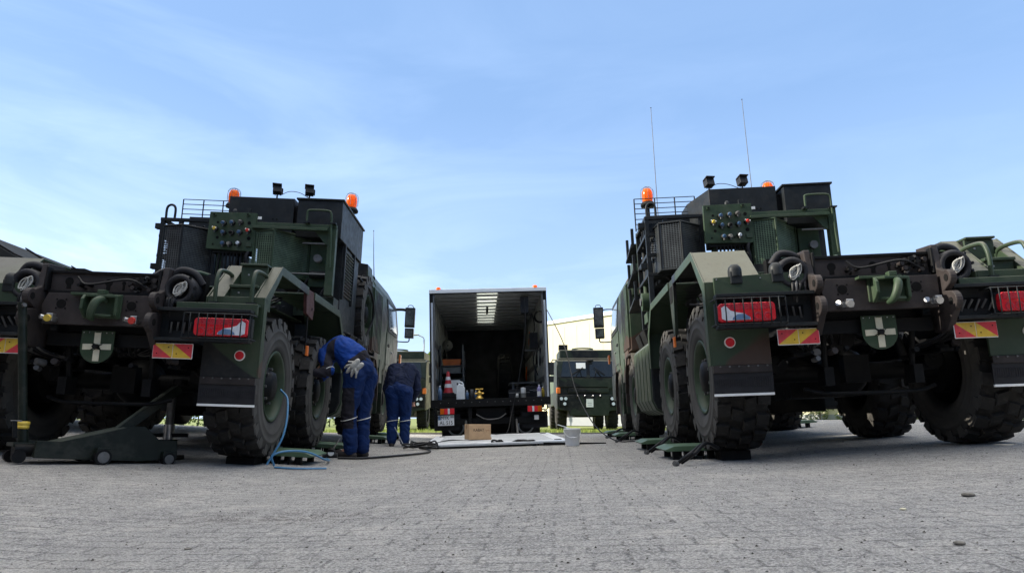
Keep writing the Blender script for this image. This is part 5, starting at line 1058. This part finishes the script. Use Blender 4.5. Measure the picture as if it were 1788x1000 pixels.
# ------------------------------------------------------------------ far parked trucks, seen from the front
def far_truck():
    t = empty('parked_truck', 'camouflaged army truck parked nose-on behind the white bucket', 'truck', (2.85, 26.3, -.02), 0, 'trucks parked nose-on on the lawn')
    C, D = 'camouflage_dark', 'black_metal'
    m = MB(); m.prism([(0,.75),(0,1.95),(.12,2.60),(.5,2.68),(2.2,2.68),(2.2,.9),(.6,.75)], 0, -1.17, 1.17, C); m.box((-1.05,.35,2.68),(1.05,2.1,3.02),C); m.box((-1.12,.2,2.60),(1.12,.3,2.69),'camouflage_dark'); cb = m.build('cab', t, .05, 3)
    m = MB(); m.tube([(.25*cos(a*pi/8)*1.6-.1,1.0+.4*sin(a*pi/8),3.10) for a in range(16)],.03,'green_paint',6,True); m.box((-1.05,.45,3.02),(-.72,.8,3.22),D); m.box((.55,.45,3.0),(1.0,.46,3.02),D); m.build('roof_hatch', cb, .01)
    for sg in (-1, 1):
        m = MB(); pts = [(sg*.06,-.005+.0,1.98),(sg*1.02,-.005,1.98),(sg*.93,.115,2.56),(sg*.06,.115,2.56)]; pts = [(x,y-.02,z) for x,y,z in pts]; m.add(pts+[(x,y+.015,z) for x,y,z in pts],[(0,1,2,3),(7,6,5,4),(0,4,5,1),(1,5,6,2),(2,6,7,3),(3,7,4,0)],'windscreen'); m.build('windscreen', cb)
        m = MB(); m.tube([(sg*.25,-.04,1.95),(sg*.30,-.05,2.2)],.012,D); m.tube([(sg*.20,-.06,2.32),(sg*.62,-.07,2.05)],.014,D); m.tube([(sg*.5,-.05,1.95),(sg*.30,-.05,2.22)],.012,D); m.build('wiper', cb)
        m = MB(); m.box((min(sg*1.05,sg*1.2),-.06,1.36),(max(sg*1.05,sg*1.2),.05,1.58),'orange_plastic'); m.build('indicator', t, .03)
        m = MB(); m.box((min(sg*.78,sg*1.1),-.12,.88),(max(sg*.78,sg*1.1),-.02,1.26),D); hl = m.build('headlight_panel', t, .01)
        m = MB()
        for x, z in ((.86,1.17),(1.02,1.17),(.9,.98)): m.cyl((sg*x,-.12,z),(sg*x,-.15,z),.06,'clear_lens',n=16)
        m.build('headlight', hl)
        m = MB(); m.tube(bez([(sg*1.15,.25,2.6),(sg*1.3,.1,2.62),(sg*1.38,.05,2.5)],5),.018,D); m.box((sg*1.38-.10,.0,2.05),(sg*1.38+.10,.1,2.52),'dark_plastic'); m.box((sg*1.38-.09,.0,1.78),(sg*1.38+.09,.1,2.0),'dark_plastic'); m.build('mirror', t, .02)
        m = MB(); m.lathe([(.3,-.18),(.46,-.2),(.58,-.17),(.60,-.1),(.60,.1),(.58,.17),(.46,.2),(.3,.18)],'tyre_rubber',(sg*.97,1.05,.60),'x',36)
        for i in range(24):
            a = 2*pi*i/24
            for q in (-.1,.1): m.box((-.08+q,-.04,.595),(.08+q,.04,.625),'tyre_rubber'); m.v[-8:] = [(x+sg*.97,1.05+y*cos(a)-z*sin(a),.60+y*sin(a)+z*cos(a)) for x,y,z in m.v[-8:]]
        m.cyl((sg*.8,1.05,.6),(sg*1.1,1.05,.6),.3,'green_paint'); m.build('wheel', t)
        o2 = [c for c in t.children if c.name.startswith('wheel')][-1].copy(); COL.objects.link(o2); o2.location = (0, 4.2, 0)
    m = MB(); m.box((-1.12,-.10,1.60),(1.12,.0,1.92),C); m.box((-.75,-.115,1.40),(.75,-.0,1.55),C); m.box((-.35,-.125,1.42),(.35,-.115,1.52),'camouflage_dark'); m.box((.72,-.115,1.55),(1.05,-.1,1.9),'camouflage_dark'); m.box((-1.17,-.03,1.93),(1.17,.0,1.96),D); m.build('hood', t, .01)
    m = MB(); m.prism([(-1.17,1.30),(1.17,1.30),(1.17,.78),(.75,.72),(.7,.55),(-.7,.55),(-.75,.72),(-1.17,.78)],1,-.08,.25,'camouflage_dark')
    for x in (-.42,-.15,.15,.42): m.box((x-.03,-.18,1.2),(x+.03,-.08,1.29),D); m.cyl((x,-.19,1.27),(x,-.19,1.30),.025,'steel',n=8)
    m.box((-.5,.25,.5),(.5,8,1.2),D); m.build('bumper', t, .02)
    m = MB(); m.box((-.10,-.11,.86),(.16,-.085,1.16),'label_white'); 
    for z in (.93,1.0): m.box((-.06,-.113,z),(.10,-.1105,z+.018),'hall_grey')
    m.build('number_board', t, .004)
    m = MB(); m.box((-.45,-.035,2.28),(-.10,-.03,2.50),'label_white',Matrix.Rotation(-.19,3,'X')); m.build('windscreen_note', t); m = MB(); m.lathe([(0,-.05),(.13,-.03),(.15,.02),(.1,.05),(0,.06)],D,(.06,-.06,2.56),'z',14,True,.4); m.build('wide_angle_mirror', t)
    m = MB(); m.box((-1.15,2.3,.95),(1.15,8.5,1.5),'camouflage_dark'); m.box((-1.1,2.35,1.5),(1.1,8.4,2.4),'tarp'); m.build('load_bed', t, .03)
    return t
FT = far_truck(); FL = copy_tree(FT); FL.location = (-4.45, 26.8, -.02); FL['label'] = 'camouflaged army truck parked nose-on behind the far worker'
for c in list(FL.children):
    if c.name.startswith(('windscreen_note',)): bpy.data.objects.remove(c)

def covered_trailer():
    t = empty('covered_trailer', 'tarpaulin covered trailer with sloping roof at the left edge', 'trailer', (-7.4, 9.3, g(-7.4)))
    t.rotation_euler = (0, 0, radians(4))
    m = MB(); m.prism([(-1.2,.95),(2.5,.95),(2.5,1.45),(.55,2.32),(-.1,2.70),(-.75,2.32),(-1.2,1.7)], 1, 0, 5.2, 'tarp_dark'); 
    for y in (.02,1.3,2.6,3.9,5.15): m.prism([(2.505,1.0),(2.52,1.0),(2.52,1.46),(.56,2.345),(-.1,2.73),(-.1,2.705),(.55,2.325),(2.505,1.45)], 1, y, y+.05, 'black_metal')
    m.build('tarpaulin', t, .03, 3)
    m = MB(); m.box((-1.2,.0,.75),(2.4,5.2,.95),'black_metal'); m.box((-.1,-1.6,.6),(.1,.0,.72),'black_metal'); m.build('chassis_frame', t, .01)
    for x in (-1.0, 1.65):
        for y in (2.2, 3.4): m = MB(); m.lathe([(.2,-.12),(.36,-.14),(.44,-.1),(.45,0),(.44,.1),(.36,.14),(.2,.12)],'tyre_rubber',(x,y,.45),'x',30); m.cyl((x-.06,y,.45),(x+.06,y,.45),.22,'green_paint'); m.build('wheel', t)
plain('tarp_dark', (.018, .020, .020), .75, 0, .25, 3)
covered_trailer()
# ------------------------------------------------------------------ people
def loft(m, pts, mat='skin', n=14):
    """pts: (position, radius); tapered limb with rounded ends"""
    P = []; R = []
    for i in range(len(pts)-1):
        (a, ra), (b, rb) = pts[i], pts[i+1]; a, b = Vector(a), Vector(b)
        for j in range(6): t = j/6; P.append(a.lerp(b, t)); R.append(ra+(rb-ra)*(t*t*(3-2*t)))
    P.append(Vector(pts[-1][0])); R.append(pts[-1][1])
    d0 = (P[0]-P[1]).normalized(); d1 = (P[-1]-P[-2]).normalized()
    c0 = [(P[0]+d0*R[0]*sin(k), R[0]*cos(k)) for k in (1.45, 1.1, .6)]; c1 = [(P[-1]+d1*R[-1]*sin(k), R[-1]*cos(k)) for k in (.6, 1.1, 1.45)]
    P = [p for p, _ in c0]+P+[p for p, _ in c1]; R = [r for _, r in c0]+R+[r for _, r in c1]
    m.tube(P, 1, mat, n, rr=R)
def organic(name, chains, parent, voxel, matf, mats, smooth=6, wrinkle=0., seed=0):
    m = MB()
    for c in chains: loft(m, c, mats[0])
    o = m.build(name); md = o.modifiers.new('r', 'REMESH'); md.mode = 'VOXEL'; md.voxel_size = voxel; md.use_smooth_shade = True
    s_ = o.modifiers.new('s', 'SMOOTH'); s_.iterations = smooth; s_.factor = .5
    me = bpy.data.meshes.new_from_object(o.evaluated_get(bpy.context.evaluated_depsgraph_get())); bpy.data.objects.remove(o)
    me.name = name; me.materials.clear()
    for x in mats: me.materials.append(MATS[x])
    if wrinkle:
        for v in me.vertices:
            p = v.co; q_ = p.z*1.0+.5*p.x+.12*mnoise.noise((p.x*5, p.y*5, p.z*4+seed)); k_ = mnoise.noise((p.x*7+seed, p.y*7, q_*20))*.55+(1-2*abs(mnoise.noise((p.x*11, p.y*11+seed, q_*30))))*.35-.1; v.co += v.normal*k_*wrinkle
    if matf:
        for f in me.polygons: f.material_index = mats.index(matf(f.center))
    me.polygons.foreach_set('use_smooth', [True]*len(me.polygons)); me.update()
    o = bpy.data.objects.new(name, me); COL.objects.link(o); o.parent = parent; return o
def sg_d(p, a, b):
    a, b, p = Vector(a), Vector(b), Vector(p); t = max(0, min(1, (p-a).dot(b-a)/(b-a).length_squared)); return (p-a.lerp(b, t)).length, t
def band(m, a, b, t, r, mat, tilt=0., w=.008):
    a, b = Vector(a), Vector(b); c = a.lerp(b, t); d = (b-a).normalized(); u = d.orthogonal().normalized(); w_ = d.cross(u)
    m.tube([c+u*r*cos(q*pi/12)+w_*r*sin(q*pi/12)+d*tilt*cos(q*pi/12) for q in range(24)], w, mat, 6, True)
def hand_chains(wr, dirv, side, s=1.):
    """palm, four curled fingers of unequal length and a thumb leaving the side of the palm"""
    wr, d = Vector(wr), Vector(dirv).normalized(); sd = (Vector(side)-d*d.dot(Vector(side))).normalized(); nr = d.cross(sd)
    ch = [[(wr,.028*s),(wr+d*.04*s,.032*s)]]
    for i, (o, L_) in enumerate(((-.033,.068),(-.011,.078),(.011,.073),(.032,.058))):
        b = wr+d*.085*s+sd*o*s; ch.append([(wr+d*.03*s+sd*o*.7*s,.016*s),(b,.0125*s)]); e = b+d*L_*.5*s+nr*.012*s; ch.append([(b,.0105*s),(e,.0095*s),(e+d*L_*.25*s+nr*.03*s,.009*s),(e+d*L_*.25*s+nr*.055*s,.008*s)])
    ch.append([(wr+d*.02*s-sd*.025*s,.016*s),(wr+d*.055*s-sd*.055*s+nr*.012*s,.012*s),(wr+d*.085*s-sd*.06*s+nr*.03*s,.0095*s)]); return ch
def head_chains(c, up, fw, s=1.):
    c, up, fw = Vector(c), Vector(up).normalized(), Vector(fw); fw = (fw-up*up.dot(fw)).normalized(); rt = fw.cross(up)
    ch = [[(c+up*.02*s-fw*.02*s,.092*s),(c+up*.03*s+fw*.02*s,.088*s)],[(c-up*.03*s+fw*.02*s,.07*s),(c-up*.085*s+fw*.045*s,.042*s)],
          [(c+up*.015*s+fw*.10*s,.012*s),(c-up*.025*s+fw*.122*s,.015*s)],[(c-up*.055*s+fw*.095*s-rt*.02*s,.01*s),(c-up*.055*s+fw*.095*s+rt*.02*s,.01*s)],
          [(c+up*.035*s+fw*.088*s-rt*.05*s,.014*s),(c+up*.035*s+fw*.088*s+rt*.05*s,.014*s)]]
    for q in (-1, 1): ch.append([(c+rt*q*.088*s+up*.025*s,.014*s),(c+rt*q*.092*s-up*.025*s,.012*s)])
    return ch
def worker(label, J, mats, voxel=.010, feet_col='boot'):
    jk, jk2, tr, tr2 = mats
    gp = empty('person', label, 'person', J['origin']); o = Vector(J['origin'])
    def V(k): return Vector(J[k])-o
    H = {k: Vector(v)-o for k, v in J.items() if k != 'origin' and isinstance(v, tuple)}
    # body: one continuous surface
    ch = []
    ac = H['ac']; 
    for s_ in 'LR':
        ch += [[(H['hip'+s_],.085),(H['knee'+s_],.055),(H['ank'+s_],.036)],[(H['ank'+s_],.036),(H['toe'+s_],.026)],[(H['sh'+s_],.05),(H['elb'+s_],.042),(H['wri'+s_],.027)],[(H['hip'+s_],.09),(H['waist']+(H['hip'+s_]-H['pel'])*.8,.10),(H['chest']+(H['sh'+s_]-H['neck'])*.5,.10),(H['sh'+s_],.055)]]
        ch += hand_chains(H['wri'+s_], H['hand'+s_]-H['wri'+s_], H['side'+s_] if 'side'+s_ in H else Vector((0,0,1)))
    ch += [[(H['pel'],.11),(H['waist'],.10),(H['chest'],.11),(H['neck'],.06)],[(H['neck'],.055),(H['head'],.05)]]+head_chains(H['head'], H['up'], H['fw'])
    organic('body', ch, gp, .0075, None, ['skin'], 3)
    hd = H['head']; up = H['up'].normalized(); fw = H['fw'].normalized()
    organic('hair', [[(hd+up*.035-fw*.03,.096),(hd+up*.05+fw*.01,.088)],[(hd-fw*.05,.082),(hd-fw*.05-up*.03,.07)]], gp, .009, None, ['hair'], 2, .004)
    # jacket
    ch = []
    for s_ in 'LR':
        ch += [[(H['waist']+(H['hip'+s_]-H['pel'])*.95+(H['pel']-H['waist'])*.55,.115),(H['waist']+(H['hip'+s_]-H['pel'])*.9,.122),(H['chest']+(H['sh'+s_]-H['neck'])*.52,.128),(H['sh'+s_],.078)],
               [(H['sh'+s_],.075),(H['elb'+s_],.062),(H['elb'+s_].lerp(H['wri'+s_],.92),.045)]]
    ch += [[(H['waist']+(H['pel']-H['waist'])*.5,.12),(H['waist'],.125),(H['chest'],.14),(H['neck'],.085)]]
    def jf(p):
        for s_ in 'LR':
            d, t = sg_d(p, H['elb'+s_], H['wri'+s_])
            if d < .075 and t > .22: return jk2
        if J.get('dark_top'): return jk
        d, t = sg_d(p, H['waist'], H['pel'])
        d2, t2 = sg_d(p, H['pel'], H['chest'])
        if t2 < .36: return jk2
        q = p-H['chest']
        if p.y < H['chest'].y-.09 and abs(p.x-(H['shL'].x+.09)) < .045 and p.z > H['elbL'].z-.05: return jk2
        return jk
    organic('jacket', ch, gp, voxel, jf, [jk, jk2], 4, .017, 3)
    ch = []
    for s_ in 'LR':
        kn, an = H['knee'+s_], H['ank'+s_]
        ch += [[(H['waist']*.45+H['pel']*.55+(H['hip'+s_]-H['pel'])*.9,.115),(H['hip'+s_],.128),(H['hip'+s_].lerp(kn,.5),.108),(kn,.085),(kn.lerp(an,.6),.078),(an+Vector((0,0,.01)),.074)]]
    ch += [[(H['pel'].lerp(H['waist'],.4),.115),(H['pel'],.13)]]
    fr = H['toeL']-H['ankL']; fr.z = 0; fr.normalize()
    def tf(p):
        for s_ in 'LR':
            d, t = sg_d(p, H['hip'+s_], H['ank'+s_])
            q = p-(H['hip'+s_].lerp(H['ank'+s_], t))
            if q.dot(fr) > .045 and .18 < t < .72: return tr2
        return tr
    organic('trousers', ch, gp, voxel, tf, [tr, tr2], 4, .019, 8)
    m = MB()
    for s_ in 'LR': band(m, H['knee'+s_], H['ank'+s_], .16, .087, 'reflective_grey', .018, .005)
    if not J.get('dark_top'): band(m, H['shL'], H['elbL'], .93, .066, 'reflective_grey', .02, .005)
    m.build('reflective_band', gp)
    for s_ in 'LR':
        an, to = H['ank'+s_], H['toe'+s_]; back = (an-to); back.z = 0; back.normalize()
        ch = [[(an+Vector((0,0,-.01)),.05),(an+Vector((0,0,-.05))+back*.015,.045)],[(an+back*.035+Vector((0,0,-.055)),.038),(to.lerp(an,.35),.044),(to,.036)]]
        b_ = organic('shoe', ch, gp, .009, None, [feet_col if not (J.get('white_heel') and s_ == 'R') else 'white_plastic'], 3)
    return gp
worker('worker in blue and black overalls bending toward the left truck\'s wheel, gloves in back pocket', dict(origin=(-1.74, 7.92, .005),
    pel=(-1.68,7.93,.97), waist=(-1.76,7.94,1.13), chest=(-1.96,7.97,1.225), neck=(-2.16,7.99,1.15), head=(-2.27,8.0,1.055), up=(-1.74-.75,7.92+.05,.005-.55), fw=(-1.74-.45,7.92,.005-.75),
    hipL=(-1.755,7.86,.90), hipR=(-1.655,8.01,.90), kneeL=(-1.80,7.83,.49), kneeR=(-1.685,8.0,.49), ankL=(-1.765,7.84,.09), ankR=(-1.665,8.0,.09), toeL=(-1.96,7.86,.04), toeR=(-1.86,8.04,.04),
    shL=(-2.11,7.83,1.13), shR=(-2.13,8.15,1.13), elbL=(-2.01,7.70,.93), elbR=(-2.22,8.22,.92), wriL=(-2.15,7.64,.915), wriR=(-2.33,8.12,.80), handL=(-2.25,7.62,.90), handR=(-2.42,8.08,.76), ac=(0,0,0)), ('work_blue','work_black','work_blue_dim','work_black'))
worker('worker in navy jumper and blue trousers stooping with his back to the camera', dict(origin=(-1.74, 10.92, .0), dark_top=True, white_heel=True,
    pel=(-1.745,10.93,.87), waist=(-1.745,11.0,1.0), chest=(-1.745,11.20,1.17), neck=(-1.745,11.40,1.10), head=(-1.745,11.50,1.02), up=(-1.74,10.92+.8,-.5), fw=(-1.74,10.92+.5,-.85),
    hipL=(-1.835,10.93,.82), hipR=(-1.655,10.93,.82), kneeL=(-1.84,10.96,.45), kneeR=(-1.65,10.97,.45), ankL=(-1.835,10.90,.09), ankR=(-1.64,10.92,.09), toeL=(-1.87,11.09,.04), toeR=(-1.60,11.10,.04),
    shL=(-1.94,11.28,1.13), shR=(-1.55,11.28,1.13), elbL=(-2.00,11.22,.88), elbR=(-1.50,11.20,.88), wriL=(-1.93,11.42,.72), wriR=(-1.60,11.42,.72), handL=(-1.9,11.52,.66), handR=(-1.64,11.52,.66), ac=(0,0,0)), ('navy_knit','navy_knit','work_blue_dim','work_blue_dim'))
# work gloves stuck in the back pocket
o = Vector((-1.685, 7.705, .975)); ch = []
for k_ in range(2):
    b = Vector((-.005-.035*k_, -.022*k_, .01+.035*k_)); d = Vector((-.80+.25*k_, 0, -.60-.1*k_)).normalized(); n_ = Vector((-d.z, 0, d.x))
    ch.append([(b-d*.05,.030),(b,.036),(b+d*.04,.034)])
    for q in range(4):
        a = -.62+.44*q+.12*k_; dd = d*cos(a)+n_*sin(a); s0 = b+d*.035+n_*(-.036+.024*q); L_ = (.075,.095,.09,.07)[q]
        ch.append([(s0,.0135),(s0+dd*L_*.55+Vector((0,-.016,.004)),.0125),(s0+dd*L_+Vector((0,-.004,-.012)),.0105)])
    ch.append([(b-n_*.025-d*.01,.014),(b-n_*.075+d*.02+Vector((0,-.012,0)),.0115)])
gl = organic('work_gloves', ch, None, .005, None, ['glove_cloth'], 1, .003); gl.location = o; gl.scale = (.92,1,.88)
tag(gl, 'pair of pale work gloves hanging from the bent worker\'s back pocket', 'gloves')
